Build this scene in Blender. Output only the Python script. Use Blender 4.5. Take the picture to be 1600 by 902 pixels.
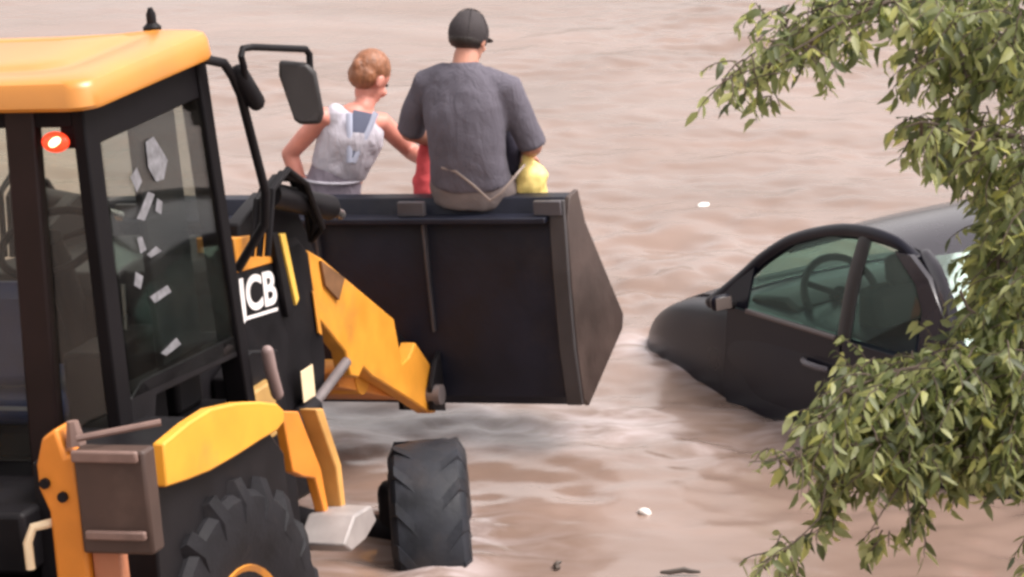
import bpy, bmesh, math, random
import numpy as np
from mathutils import Vector, Matrix

for o in list(bpy.data.objects): bpy.data.objects.remove(o, do_unlink=True)
scene = bpy.context.scene
col = scene.collection
R = math.radians
rnd = random.Random(7)

# ------------------------------------------------------------------ camera, sky, sun, exposure
FPX, CAM_H = 6100.0, 4.92
PITCH = math.atan((451 + 1122) / FPX)
CP, SP = math.cos(PITCH), math.sin(PITCH)
cam = bpy.data.cameras.new('camera'); camo = bpy.data.objects.new('camera', cam); col.objects.link(camo)
cam.sensor_width = 36; cam.lens = FPX / 1600 * 36; cam.clip_start = 0.5; cam.clip_end = 3000
camo.location = (0, 0, CAM_H); camo.rotation_euler = (R(90) - PITCH, 0, 0)
scene.camera = camo
SUN_EL, SUN_AZ = 60.0, 98.0          # azimuth from +Y towards +X: from the right
world = bpy.data.worlds.new('World'); scene.world = world; world.use_nodes = True
wn = world.node_tree; wn.nodes.clear()
wo = wn.nodes.new('ShaderNodeOutputWorld'); wb = wn.nodes.new('ShaderNodeBackground')
sk = wn.nodes.new('ShaderNodeTexSky'); sk.sky_type = 'NISHITA'; sk.sun_disc = False
sk.sun_elevation = R(SUN_EL); sk.sun_rotation = R(SUN_AZ); sk.air_density = 1.0; sk.dust_density = 4.0; sk.ozone_density = 0.6
hs = wn.nodes.new('ShaderNodeHueSaturation'); hs.inputs['Saturation'].default_value = 0.10
tint = wn.nodes.new('ShaderNodeMix'); tint.data_type = 'RGBA'; tint.blend_type = 'MULTIPLY'; tint.inputs[0].default_value = 1.0
tint.inputs[7].default_value = (1.0, 0.928, 0.902, 1)
wn.links.new(sk.outputs[0], hs.inputs['Color']); wn.links.new(hs.outputs[0], tint.inputs[6])
wn.links.new(tint.outputs[2], wb.inputs[0]); wn.links.new(wb.outputs[0], wo.inputs[0])
wb.inputs[1].default_value = 0.15
sun = bpy.data.lights.new('sun', 'SUN'); suno = bpy.data.objects.new('sun', sun); col.objects.link(suno)
sun.energy = 1.25; sun.angle = R(28); sun.color = (1.0, 0.95, 0.9)
sd = Vector((math.sin(R(SUN_AZ)) * math.cos(R(SUN_EL)), math.cos(R(SUN_AZ)) * math.cos(R(SUN_EL)), math.sin(R(SUN_EL))))
suno.rotation_euler = sd.to_track_quat('Z', 'Y').to_euler(); suno.location = (0, 20, 30)
vs = scene.view_settings
vs.view_transform = 'Standard'; vs.look = 'None'; vs.gamma = 1.0; vs.exposure = 1.15; vs.use_curve_mapping = False
scene.render.engine = 'CYCLES'
scene.cycles.filter_width = 3.0

def at(px, py, D):
    """world point seen at a photograph pixel at optical depth D"""
    dx, dy = (px - 800) / FPX, (py - 451) / FPX
    return Vector((dx * D, (CP - dy * SP) * D, CAM_H + (-SP - dy * CP) * D))

# ------------------------------------------------------------------ materials
MATS = {}
def mat(name, base, rough=0.5, metal=0.0, var=0.12, scale=6.0, dirt=None, dirt_amt=0.0, bump=0.0, bscale=60.0, coat=0.0, spec=0.5, sss=0.0, fold=0.0, strand=False):
    if name in MATS: return MATS[name]
    m = bpy.data.materials.new(name); m.use_nodes = True
    nt = m.node_tree; N = nt.nodes; L = nt.links
    b = N['Principled BSDF']
    tc = N.new('ShaderNodeTexCoord')
    nz = N.new('ShaderNodeTexNoise'); nz.inputs['Scale'].default_value = scale; nz.inputs['Detail'].default_value = 6
    L.new(tc.outputs['Object'], nz.inputs['Vector'])
    cr = N.new('ShaderNodeMapRange'); cr.inputs[1].default_value = 0.3; cr.inputs[2].default_value = 0.7
    cr.inputs[3].default_value = 1 - var; cr.inputs[4].default_value = 1 + var
    L.new(nz.outputs[0], cr.inputs[0])
    mul = N.new('ShaderNodeVectorMath'); mul.operation = 'SCALE'; mul.inputs[0].default_value = base
    L.new(cr.outputs[0], mul.inputs['Scale'])
    out = mul.outputs[0]
    if dirt:
        n2 = N.new('ShaderNodeTexNoise'); n2.inputs['Scale'].default_value = scale * 0.55; n2.inputs['Detail'].default_value = 9; n2.inputs['Roughness'].default_value = 0.65
        L.new(tc.outputs['Object'], n2.inputs['Vector'])
        r2 = N.new('ShaderNodeMapRange'); r2.inputs[1].default_value = 0.62 - dirt_amt * 0.3; r2.inputs[2].default_value = 0.78 - dirt_amt * 0.2; r2.inputs[4].default_value = min(1, dirt_amt + .2)
        L.new(n2.outputs[0], r2.inputs[0])
        mx = N.new('ShaderNodeMix'); mx.data_type = 'RGBA'
        L.new(r2.outputs[0], mx.inputs[0]); L.new(out, mx.inputs[6]); mx.inputs[7].default_value = (*dirt, 1)
        out = mx.outputs[2]
    L.new(out, b.inputs['Base Color'])
    r3 = N.new('ShaderNodeMapRange'); r3.inputs[3].default_value = max(0.02, rough - 0.1); r3.inputs[4].default_value = min(1, rough + 0.12)
    L.new(nz.outputs[0], r3.inputs[0]); L.new(r3.outputs[0], b.inputs['Roughness'])
    b.inputs['Metallic'].default_value = metal
    b.inputs['Specular IOR Level'].default_value = spec
    b.inputs['Coat Weight'].default_value = coat
    if sss:
        b.inputs['Subsurface Weight'].default_value = sss; b.inputs['Subsurface Radius'].default_value = (0.02, 0.008, 0.004)
    if bump:
        n3 = N.new('ShaderNodeTexNoise'); n3.inputs['Scale'].default_value = bscale; n3.inputs['Detail'].default_value = 4
        if strand:
            mps = N.new('ShaderNodeMapping'); mps.inputs['Scale'].default_value = (2.2, 2.2, 0.25); L.new(tc.outputs['Object'], mps.inputs[0]); L.new(mps.outputs[0], n3.inputs['Vector'])
            L.new(mps.outputs[0], nz.inputs['Vector'])
        else: L.new(tc.outputs['Object'], n3.inputs['Vector'])
        bp = N.new('ShaderNodeBump'); bp.inputs['Strength'].default_value = bump; bp.inputs['Distance'].default_value = 0.01
        L.new(n3.outputs[0], bp.inputs['Height']); L.new(bp.outputs[0], b.inputs['Normal'])
        if fold:
            mpf = N.new('ShaderNodeMapping'); mpf.inputs['Rotation'].default_value = (0.3, 0.5, 0.2); mpf.inputs['Scale'].default_value = (1.0, 1.0, 0.45); L.new(tc.outputs['Object'], mpf.inputs[0])
            n4 = N.new('ShaderNodeTexNoise'); n4.inputs['Scale'].default_value = 11; n4.inputs['Detail'].default_value = 3; n4.inputs['Distortion'].default_value = 1.8; L.new(mpf.outputs[0], n4.inputs[0])
            b2 = N.new('ShaderNodeBump'); b2.inputs['Strength'].default_value = fold; b2.inputs['Distance'].default_value = 0.05
            L.new(n4.outputs[0], b2.inputs['Height']); L.new(b2.outputs[0], bp.inputs['Normal'])
    MATS[name] = m
    return m

def glass(name, tintc, gloss=(1, 1, 1), dust=0.05):
    m = bpy.data.materials.new(name); m.use_nodes = True
    nt = m.node_tree; N = nt.nodes; L = nt.links; N.remove(N['Principled BSDF'])
    out = N['Material Output']
    tr = N.new('ShaderNodeBsdfTransparent'); tr.inputs[0].default_value = (*tintc, 1)
    gl = N.new('ShaderNodeBsdfGlossy'); gl.inputs['Roughness'].default_value = 0.03; gl.inputs[0].default_value = (*gloss, 1)
    df = N.new('ShaderNodeBsdfDiffuse'); df.inputs[0].default_value = (0.35, 0.31, 0.27, 1)
    tc = N.new('ShaderNodeTexCoord'); nz = N.new('ShaderNodeTexNoise'); nz.inputs['Scale'].default_value = 4; nz.inputs['Detail'].default_value = 6
    L.new(tc.outputs['Object'], nz.inputs['Vector'])
    mr = N.new('ShaderNodeMapRange'); mr.inputs[1].default_value = 0.35; mr.inputs[2].default_value = 0.8; mr.inputs[4].default_value = dust * 2
    L.new(nz.outputs[0], mr.inputs[0])
    lw = N.new('ShaderNodeLayerWeight'); lw.inputs[0].default_value = 0.5
    pw = N.new('ShaderNodeMath'); pw.operation = 'POWER'; pw.inputs[1].default_value = 4.5; L.new(lw.outputs['Facing'], pw.inputs[0])
    fr = N.new('ShaderNodeMath'); fr.operation = 'MULTIPLY_ADD'; fr.inputs[1].default_value = 0.85; fr.inputs[2].default_value = 0.03; L.new(pw.outputs[0], fr.inputs[0])
    m1 = N.new('ShaderNodeMixShader'); m2 = N.new('ShaderNodeMixShader')
    L.new(mr.outputs[0], m1.inputs[0]); L.new(tr.outputs[0], m1.inputs[1]); L.new(df.outputs[0], m1.inputs[2])
    L.new(fr.outputs[0], m2.inputs[0]); L.new(m1.outputs[0], m2.inputs[1]); L.new(gl.outputs[0], m2.inputs[2])
    L.new(m2.outputs[0], out.inputs[0])
    MATS[name] = m
    return m

MUD = (0.20, 0.14, 0.105)
yellow = mat('loader_yellow', (0.74, 0.34, 0.03), 0.45, var=0.10, scale=5, dirt=(0.30, 0.17, 0.08), dirt_amt=0.22, coat=0.05)
yellow_dirty = mat('loader_yellow_worn', (0.62, 0.25, 0.03), 0.5, var=0.14, scale=5, dirt=MUD, dirt_amt=0.42)
orange = mat('stabilizer_orange', (0.66, 0.22, 0.022), 0.45, var=0.12, scale=5, dirt=MUD, dirt_amt=0.2)
black = mat('frame_black', (0.0095, 0.0085, 0.010), 0.48, var=0.25, scale=8, dirt=(0.030, 0.022, 0.021), dirt_amt=0.15, spec=0.15)
blackmatte = mat('cab_trim_black', (0.0065, 0.0055, 0.0068), 0.6, var=0.2, spec=0.12)
bucketm = mat('bucket_steel', (0.0088, 0.0102, 0.0200), 0.5, var=0.35, scale=4, dirt=(0.040, 0.031, 0.030), dirt_amt=0.28, spec=0.35, bump=0.2, bscale=25)
bucketside = mat('bucket_side_steel', (0.055, 0.036, 0.031), 0.5, var=0.3, scale=5, dirt=(0.10, 0.075, 0.06), dirt_amt=0.25, bump=0.2, bscale=25)
wornsteel = mat('worn_plate_steel', (0.13, 0.11, 0.11), 0.45, var=0.25, scale=9)
brownbox = mat('mud_brown_paint', (0.060, 0.034, 0.026), 0.55, var=0.2, scale=6, dirt=(0.13, 0.085, 0.065), dirt_amt=0.25)
brownedge = mat('mud_brown_edge', (0.19, 0.12, 0.10), 0.5, var=0.2, scale=9)
rubber = mat('tyre_rubber', (0.010, 0.0095, 0.012), 0.65, spec=0.22, var=0.3, scale=9, dirt=(0.05, 0.04, 0.035), dirt_amt=0.22, bump=0.25, bscale=40)
rubber_grey = mat('tyre_rubber_wet', (0.015, 0.0165, 0.022), 0.5, spec=0.3, var=0.45, scale=8, dirt=(0.045, 0.036, 0.034), dirt_amt=0.35, bump=0.2, bscale=30)
steel = mat('rod_steel', (0.55, 0.53, 0.52), 0.25, metal=0.9, var=0.1)
chrome = mat('step_galvanised', (0.30, 0.27, 0.26), 0.5, metal=0.1, var=0.15, scale=10, dirt=MUD, dirt_amt=0.1)
white = mat('decal_white', (0.80, 0.76, 0.75), 0.5, var=0.05)
cream = mat('cream_plastic', (0.78, 0.62, 0.40), 0.5, var=0.1)
navy = mat('seat_navy', (0.018, 0.030, 0.10), 0.55, var=0.2, bump=0.1)
greyreflection = mat('painted_reflection_grey', (0.17, 0.17, 0.185), 0.5, var=0.4, scale=30)  # pale tone of the reflections painted onto the door glass
cabglass = glass('cab_glass', (0.91, 0.92, 0.88), dust=0.02)
cabglass_dark = glass('cab_glass_tinted', (0.70, 0.73, 0.71), dust=0.015)
carglass = glass('car_glass', (0.80, 0.91, 0.86), gloss=(.9, 1, .97), dust=0.015)
mirrorglass = mat('mirror_back_black', (0.014, 0.011, 0.012), 0.5, var=0.2, dirt=(0.05, 0.04, 0.04), dirt_amt=0.15)
carpaint = mat('car_paint_dark', (0.0065, 0.0064, 0.0130), 0.30, var=0.15, scale=3, dirt=(0.034, 0.027, 0.027), dirt_amt=0.2, coat=0.0, spec=0.2)
carplastic = mat('car_black_plastic', (0.013, 0.011, 0.012), 0.5, var=0.2)
skin = mat('skin', (0.50, 0.235, 0.165), 0.5, var=0.10, scale=9, sss=0.08)
skin2 = mat('skin_flushed', (0.62, 0.25, 0.19), 0.45, var=0.22, scale=7, sss=0.08)
shirt = mat('shirt_grey_blue', (0.118, 0.109, 0.134), 0.9, var=0.16, scale=5, bump=0.25, bscale=90, fold=0.32, spec=0.2)
shorts = mat('shorts_taupe', (0.16, 0.13, 0.125), 0.85, var=0.12, bump=0.25, bscale=90)
capm = mat('cap_charcoal', (0.035, 0.028, 0.030), 0.8, var=0.15, bump=0.2, bscale=120)
topm = mat('tank_top_pale', (0.52, 0.50, 0.56), 0.9, var=0.10, bump=0.2, bscale=90, fold=0.45, spec=0.2)
strapm = mat('strap_blue', (0.16, 0.20, 0.34), 0.8, var=0.1)
trackm = mat('leggings_mauve', (0.25, 0.22, 0.265), 0.9, var=0.12, bump=0.2, bscale=90, fold=0.4, spec=0.2)
hairm = mat('hair_ginger', (0.26, 0.105, 0.05), 0.4, var=0.35, scale=30, bump=0.5, bscale=60, strand=True)
hairdark = mat('hair_dark', (0.02, 0.014, 0.012), 0.5, var=0.3, scale=25, bump=0.5, bscale=120)
redm = mat('red_fabric', (0.62, 0.075, 0.085), 0.8, var=0.15, bump=0.3, bscale=60)
yellowbag = mat('yellow_plastic', (0.85, 0.66, 0.22), 0.45, var=0.12, scale=14)
ropem = mat('pale_webbing', (0.27, 0.215, 0.19), 0.8, var=0.1)
eyem = mat('eye_dark', (0.02, 0.015, 0.012), 0.2, var=0.0)
bark = mat('bark', (0.085, 0.062, 0.048), 0.85, var=0.3, scale=14, bump=0.6, bscale=40)
foamm = mat('white_foam', (0.82, 0.78, 0.74), 0.6, var=0.06)
stickm = mat('wet_wood', (0.06, 0.045, 0.035), 0.5, var=0.3)

def lampmat(name, colr, strength):
    m = bpy.data.materials.new(name); m.use_nodes = True
    b = m.node_tree.nodes['Principled BSDF']; b.inputs['Base Color'].default_value = (*colr, 1); b.inputs['Roughness'].default_value = 0.2
    b.inputs['Emission Color'].default_value = (*colr, 1); b.inputs['Emission Strength'].default_value = strength
    return m
redlens = lampmat('lit_red_lens', (1.0, 0.06, 0.02), 0.55)
bulb = lampmat('lit_bulb', (1.0, 0.42, 0.20), 4.0)
lensclear = mat('clear_lens', (0.6, 0.58, 0.56), 0.15, var=0.1)
lensred = mat('red_lens', (0.35, 0.02, 0.02), 0.15, var=0.1)

def leafmat():
    m = bpy.data.materials.new('leaf'); m.use_nodes = True
    nt = m.node_tree; N = nt.nodes; L = nt.links; N.remove(N['Principled BSDF'])
    geo = N.new('ShaderNodeNewGeometry'); oi = N.new('ShaderNodeObjectInfo')
    ad = N.new('ShaderNodeMath'); ad.operation = 'ADD'; L.new(geo.outputs['Random Per Island'], ad.inputs[0]); L.new(oi.outputs['Random'], ad.inputs[1])
    fr = N.new('ShaderNodeMath'); fr.operation = 'FRACT'; L.new(ad.outputs[0], fr.inputs[0])
    cr = N.new('ShaderNodeValToRGB'); e = cr.color_ramp.elements
    e[0].position = 0.0; e[0].color = (0.045, 0.064, 0.020, 1)
    e[1].position = 1.0; e[1].color = (0.44, 0.46, 0.13, 1)
    for pos, c in ((0.3, (0.14, 0.175, 0.060, 1)), (0.62, (0.23, 0.265, 0.10, 1)), (0.85, (0.34, 0.37, 0.165, 1))):
        k = e.new(pos); k.color = c
    L.new(fr.outputs[0], cr.inputs[0])
    df = N.new('ShaderNodeBsdfDiffuse'); tl = N.new('ShaderNodeBsdfTranslucent'); gl = N.new('ShaderNodeBsdfGlossy'); gl.inputs['Roughness'].default_value = 0.5
    hv = N.new('ShaderNodeHueSaturation'); hv.inputs['Value'].default_value = 1.7; hv.inputs['Hue'].default_value = 0.485
    L.new(cr.outputs[0], df.inputs[0]); L.new(cr.outputs[0], hv.inputs['Color']); L.new(hv.outputs[0], tl.inputs[0])
    m1 = N.new('ShaderNodeMixShader'); m1.inputs[0].default_value = 0.55; L.new(df.outputs[0], m1.inputs[1]); L.new(tl.outputs[0], m1.inputs[2])
    m2 = N.new('ShaderNodeMixShader'); m2.inputs[0].default_value = 0.04; L.new(m1.outputs[0], m2.inputs[1]); L.new(gl.outputs[0], m2.inputs[2])
    L.new(m2.outputs[0], N['Material Output'].inputs[0])
    return m
leafm = leafmat()

def watermat():
    m = bpy.data.materials.new('muddy_water'); m.use_nodes = True
    nt = m.node_tree; N = nt.nodes; L = nt.links; b = N['Principled BSDF']
    tc = N.new('ShaderNodeTexCoord')
    mp = N.new('ShaderNodeMapping'); mp.inputs['Scale'].default_value = (0.55, 1.0, 1); mp.inputs['Rotation'].default_value = (0, 0, R(12)); L.new(tc.outputs['Object'], mp.inputs[0])
    n1 = N.new('ShaderNodeTexNoise'); n1.inputs['Scale'].default_value = 0.7; n1.inputs['Detail'].default_value = 7; n1.inputs['Distortion'].default_value = 1.2
    L.new(mp.outputs[0], n1.inputs[0])
    cr = N.new('ShaderNodeValToRGB'); e = cr.color_ramp.elements
    e[0].position = 0.3; e[0].color = (0.172, 0.117, 0.091, 1); e[1].position = 0.7; e[1].color = (0.250, 0.176, 0.144, 1)
    L.new(n1.outputs[0], cr.inputs[0]); # aerated, churned water round the bucket, the wheels and the car
    mk = N.new('ShaderNodeAttribute'); mk.attribute_name = 'churn'
    nf = N.new('ShaderNodeTexNoise'); nf.inputs['Scale'].default_value = 5.5; nf.inputs['Detail'].default_value = 8; nf.inputs['Distortion'].default_value = 1.5; L.new(mp.outputs[0], nf.inputs[0])
    rf = N.new('ShaderNodeMapRange'); rf.inputs[1].default_value = 0.38; rf.inputs[2].default_value = 0.66; L.new(nf.outputs[0], rf.inputs[0])
    mm = N.new('ShaderNodeMath'); mm.operation = 'MULTIPLY'; L.new(mk.outputs['Fac'], mm.inputs[0]); L.new(rf.outputs[0], mm.inputs[1])
    fm_ = N.new('ShaderNodeMix'); fm_.data_type = 'RGBA'; L.new(mm.outputs[0], fm_.inputs[0]); L.new(cr.outputs[0], fm_.inputs[6]); fm_.inputs[7].default_value = (0.50, 0.43, 0.43, 1)
    L.new(fm_.outputs[2], b.inputs['Base Color'])
    b.inputs['IOR'].default_value = 1.48
    n2 = N.new('ShaderNodeTexNoise'); n2.inputs['Scale'].default_value = 1.1; n2.inputs['Detail'].default_value = 3; L.new(mp.outputs[0], n2.inputs[0])
    mr = N.new('ShaderNodeMapRange'); mr.inputs[1].default_value = .35; mr.inputs[2].default_value = .65; mr.inputs[3].default_value = 0.13; mr.inputs[4].default_value = 0.27
    L.new(n2.outputs[0], mr.inputs[0]); L.new(mr.outputs[0], b.inputs['Roughness'])
    n3 = N.new('ShaderNodeTexNoise'); n3.inputs['Scale'].default_value = 5; n3.inputs['Detail'].default_value = 5; n3.inputs['Distortion'].default_value = .6; L.new(mp.outputs[0], n3.inputs[0])
    bp = N.new('ShaderNodeBump'); bp.inputs['Strength'].default_value = 0.2; bp.inputs['Distance'].default_value = 0.02
    L.new(n3.outputs[0], bp.inputs['Height']); L.new(bp.outputs[0], b.inputs['Normal'])
    return m

# ------------------------------------------------------------------ mesh helpers
def finish(o, smooth=40, bevel=0.0, seg=2):
    me = o.data
    bm = bmesh.new(); bm.from_mesh(me); bmesh.ops.recalc_face_normals(bm, faces=bm.faces)
    if smooth:
        lim = R(smooth)
        for f in bm.faces: f.smooth = True
        for e in bm.edges:
            if len(e.link_faces) != 2 or e.calc_face_angle(0) > lim: e.smooth = False
    bm.to_mesh(me); bm.free(); me.update()
    if bevel:
        md = o.modifiers.new('bevel', 'BEVEL'); md.width = bevel; md.segments = seg; md.limit_method = 'ANGLE'; md.angle_limit = R(35); md.harden_normals = False
    return o

class MB:
    def __init__(s): s.v = []; s.f = []
    def add(s, v, f):
        n = len(s.v); s.v += [tuple(p) for p in v]; s.f += [tuple(i + n for i in q) for q in f]; return s
    def box(s, c, d, rot=None):
        c = Vector(c); q = []
        for i in (-1, 1):
            for j in (-1, 1):
                for k in (-1, 1):
                    p = Vector((i * d[0] / 2, j * d[1] / 2, k * d[2] / 2))
                    if rot: p = rot @ p
                    q.append(c + p)
        return s.add(q, [(0, 1, 3, 2), (4, 6, 7, 5), (0, 4, 5, 1), (2, 3, 7, 6), (0, 2, 6, 4), (1, 5, 7, 3)])
    def prism(s, poly, lo, hi, f=lambda a, b, t: (a, t, b)):
        n = len(poly)
        v = [f(a, b, lo) for a, b in poly] + [f(a, b, hi) for a, b in poly]
        return s.add(v, [tuple(range(n)), tuple(range(2 * n - 1, n - 1, -1))] + [(i, (i + 1) % n, n + (i + 1) % n, n + i) for i in range(n)])
    def loft(s, rings, cap=True, closed=True):
        n = len(rings[0]); v = [p for r in rings for p in r]; f = []
        for i in range(len(rings) - 1):
            for j in range(n if closed else n - 1):
                k = (j + 1) % n
                f.append((i * n + j, i * n + k, (i + 1) * n + k, (i + 1) * n + j))
        if cap and closed:
            f.append(tuple(range(n))); f.append(tuple((len(rings) - 1) * n + j for j in range(n - 1, -1, -1)))
        return s.add(v, f)
    def tube(s, pts, r, n=10, ry=None, side=None, dome=False):
        pts = [Vector(p) for p in pts]; m = len(pts)
        rs = r if isinstance(r, (list, tuple)) else [r] * m
        rys = ry if isinstance(ry, (list, tuple)) else ([ry] * m if ry else rs)
        rings = []; prev = None
        for i, p in enumerate(pts):
            t = (pts[min(i + 1, m - 1)] - pts[max(i - 1, 0)]).normalized()
            ref = Vector(side) if side else (prev if prev is not None else (Vector((0, 0, 1)) if abs(t.z) < 0.9 else Vector((1, 0, 0))))
            a = ref - t * ref.dot(t)
            if a.length < 1e-4: a = t.orthogonal()
            a.normalize(); b = t.cross(a); prev = a
            def ring(c, k): return [c + a * (math.cos(2 * math.pi * j / n) * rs[i] * k) + b * (math.sin(2 * math.pi * j / n) * rys[i] * k) for j in range(n)]
            rr = min(rs[i], rys[i])
            if dome and i == 0:
                for g in (80, 55, 28): rings.append(ring(p - t * rr * math.sin(R(g)), math.cos(R(g))))
            rings.append(ring(p, 1))
            if dome and i == m - 1:
                for g in (28, 55, 80): rings.append(ring(p + t * rr * math.sin(R(g)), math.cos(R(g))))
        return s.loft(rings)
    def ball(s, c, r, n=14, rot=None):
        if not isinstance(r, (tuple, list)): r = (r, r, r)
        c = Vector(c); rings = []
        m = n // 2 + 1
        for i in range(m):
            g = math.pi * (0.04 + 0.92 * i / (m - 1))
            ring = []
            for j in range(n):
                p = Vector((r[0] * math.sin(g) * math.cos(2 * math.pi * j / n), r[1] * math.sin(g) * math.sin(2 * math.pi * j / n), r[2] * math.cos(g)))
                if rot: p = rot @ p
                ring.append(c + p)
            rings.append(ring)
        return s.loft(rings)
    def lathe(s, prof, c, axis=(0, 1, 0), n=40, up=(0, 0, 1)):
        """prof: (offset along axis, radius)"""
        ax = Vector(axis).normalized(); u = Vector(up); w = ax.cross(u); c = Vector(c)
        rings = [[c + ax * o + (u * math.cos(2 * math.pi * j / n) + w * math.sin(2 * math.pi * j / n)) * r for j in range(n)] for o, r in prof]
        return s.loft(rings)
    def build(s, name, material, parent=None, smooth=40, bevel=0.0, xf=None):
        v = [xf(p) for p in s.v] if xf else s.v
        me = bpy.data.meshes.new(name); me.from_pydata([tuple(p) for p in v], [], s.f); me.materials.append(material)
        o = bpy.data.objects.new(name, me); col.objects.link(o)
        if parent: o.parent = parent
        return finish(o, smooth, bevel)

def tag(o, label, cat, group=None):
    o['label'] = label; o['category'] = cat
    if group: o['group'] = group
    return o
def empty(name, mtx):
    o = bpy.data.objects.new(name, None); col.objects.link(o); o.matrix_world = mtx; o.empty_display_size = 0.3
    return o
def frame(origin, x, y, z):
    m = Matrix.Identity(4)
    for i, a in enumerate((x, y, z)):
        for k in range(3): m[k][i] = a[k]
    for k in range(3): m[k][3] = origin[k]
    return m

# ------------------------------------------------------------------ ground and flood water
MB().box((0, 90, -0.95), (700, 700, 0.5)).build('ground', mat('mud_ground', (0.16, 0.11, 0.08), 0.9, var=0.2, scale=1), smooth=0)['kind'] = 'structure'

def spectrum(n, L, seed, ang, lam_lo, lam_hi, slope, aniso):
    g = np.random.default_rng(seed)
    k = np.fft.fftfreq(n, L / n) * 2 * np.pi
    kx, ky = np.meshgrid(k, k, indexing='ij')
    ca, sa = math.cos(ang), math.sin(ang)
    ku = (kx * ca + ky * sa) * aniso; kv = -kx * sa + ky * ca
    kk = np.hypot(ku, kv); kk[0, 0] = 1e9
    amp = kk ** (-slope) * np.exp(-(2 * np.pi / lam_hi / kk) ** 4) * np.exp(-(kk * lam_lo / 2 / np.pi) ** 2)
    h = np.fft.ifft2(amp * np.exp(2j * np.pi * g.random((n, n)))).real
    return h / h.std()
def sample(t, L, x, y):
    n = t.shape[0]; u = (x / L * n) % n; v = (y / L * n) % n
    i = u.astype(int); j = v.astype(int); fu = u - i; fv = v - j; i2 = (i + 1) % n; j2 = (j + 1) % n
    return t[i % n, j % n] * (1 - fu) * (1 - fv) + t[i2, j % n] * fu * (1 - fv) + t[i % n, j2] * (1 - fu) * fv + t[i2, j2] * fu * fv
T1 = spectrum(512, 17.0, 3, R(18), 0.16, 1.7, 1.9, 1.25)
T2 = spectrum(512, 11.3, 5, R(-24), 0.08, 0.6, 1.8, 1.1)
T3 = spectrum(256, 41.0, 8, R(6), 2.5, 12.0, 1.0, 1.6)
def axis_pts(lo, hi, step, far_lo, far_hi):
    mid = list(np.arange(lo, hi, step)); a = []; x = lo; d = step
    while x > far_lo: d *= 1.22; x -= d; a.append(x)
    b = []; x = hi; d = step
    while x < far_hi: b.append(x); d *= 1.22; x += d
    return np.array(sorted(a) + mid + b)
xs = axis_pts(-4.2, 5.2, 0.036, -300, 300); ys = axis_pts(13.2, 29, 0.036, -120, 330)
GX, GY = np.meshgrid(xs, ys, indexing='ij')
fade = np.exp(-np.maximum(0, np.hypot(GX, (GY - 20) * .8) - 16) / 12)
calm = 0.75 + 0.35 * sample(T3, 41.0, GX, GY)
calm = np.clip(calm, 0.25, 1.6)
GZ = (0.0088 * sample(T1, 17.0, GX, GY) + 0.0055 * sample(T2, 11.3, GX, GY)) * calm * fade
# churned water below the bucket, round the wheels and along the sunken car
def seg_dist(ax, ay, bx_, by_):
    dx, dy = bx_ - ax, by_ - ay; t = np.clip(((GX - ax) * dx + (GY - ay) * dy) / (dx * dx + dy * dy), 0, 1)
    return np.hypot(GX - ax - t * dx, (GY - ay - t * dy))
churn = np.zeros_like(GX)
for (ax, ay, bx_, by_, w, k, am) in ((-1.1, 16.62, .35, 16.62, .34, 1.0, .010), (.3, 16.3, 1.1, 16.2, .22, .35, .006), (-.55, 14.75, -.15, 14.95, .42, .3, .006), (-.28, 14.62, -.28, 15.3, .22, .9, .014), (.60, 18.0, 1.28, 16.75, .15, 1.0, .013), (.55, 18.1, .70, 17.8, .14, .3, .006), (1.1, 16.9, 1.7, 15.9, .30, .5, .005), (-1.2, 15.4, -.3, 15.5, .25, .3, .004)):
    g_ = np.exp(-(seg_dist(ax, ay, bx_, by_) / w) ** 2)
    churn = np.maximum(churn, k * g_)
    GZ += am * g_ * sample(T2, 11.3, GX * .6 + 3, GY * .6)
nx, ny = GX.shape
idx = np.arange(nx * ny).reshape(nx, ny)
quads = np.stack([idx[:-1, :-1], idx[1:, :-1], idx[1:, 1:], idx[:-1, 1:]], -1).reshape(-1, 4)
wm = bpy.data.meshes.new('water'); wm.from_pydata(np.stack([GX, GY, GZ], -1).reshape(-1, 3).tolist(), [], quads.tolist())
wm.materials.append(watermat()); wm.shade_smooth()
at_ = wm.attributes.new('churn', 'FLOAT', 'POINT'); at_.data.foreach_set('value', churn.reshape(-1).astype(np.float32))
water = bpy.data.objects.new('water', wm); col.objects.link(water); water['kind'] = 'structure'

# ------------------------------------------------------------------ backhoe loader
HEAD, ROLL = R(20), R(5)
hv = Vector((math.sin(HEAD), math.cos(HEAD), 0)); r0 = Vector((math.cos(HEAD), -math.sin(HEAD), 0)); z0 = Vector((0, 0, 1))
rv = r0 * math.cos(ROLL) + z0 * math.sin(ROLL); uv = -r0 * math.sin(ROLL) + z0 * math.cos(ROLL)
P0 = Vector((-1.90, 13.22, -0.55))
LM = frame(P0, hv, -rv, uv)
loader = empty('backhoe_loader', LM)
tag(loader, 'yellow and black backhoe loader standing in the flood with its front bucket raised', 'loader')
def m2w(F, Rr, Z): return P0 + hv * F + rv * Rr + uv * Z
V = lambda F, Rr, Z: (F, -Rr, Z)
fz = lambda a, b, t: (a, -t, b)
fr_ = lambda a, b, t: (a, -b, t)
def bx(mb, F0, F1, R0, R1, Z0, Z1): return mb.box(((F0 + F1) / 2, -(R0 + R1) / 2, (Z0 + Z1) / 2), (abs(F1 - F0), abs(R1 - R0), abs(Z1 - Z0)))
def part(name, mb, m, parent=loader, bevel=0.006, smooth=40): return mb.build(name, m, parent, smooth, bevel)

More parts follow.
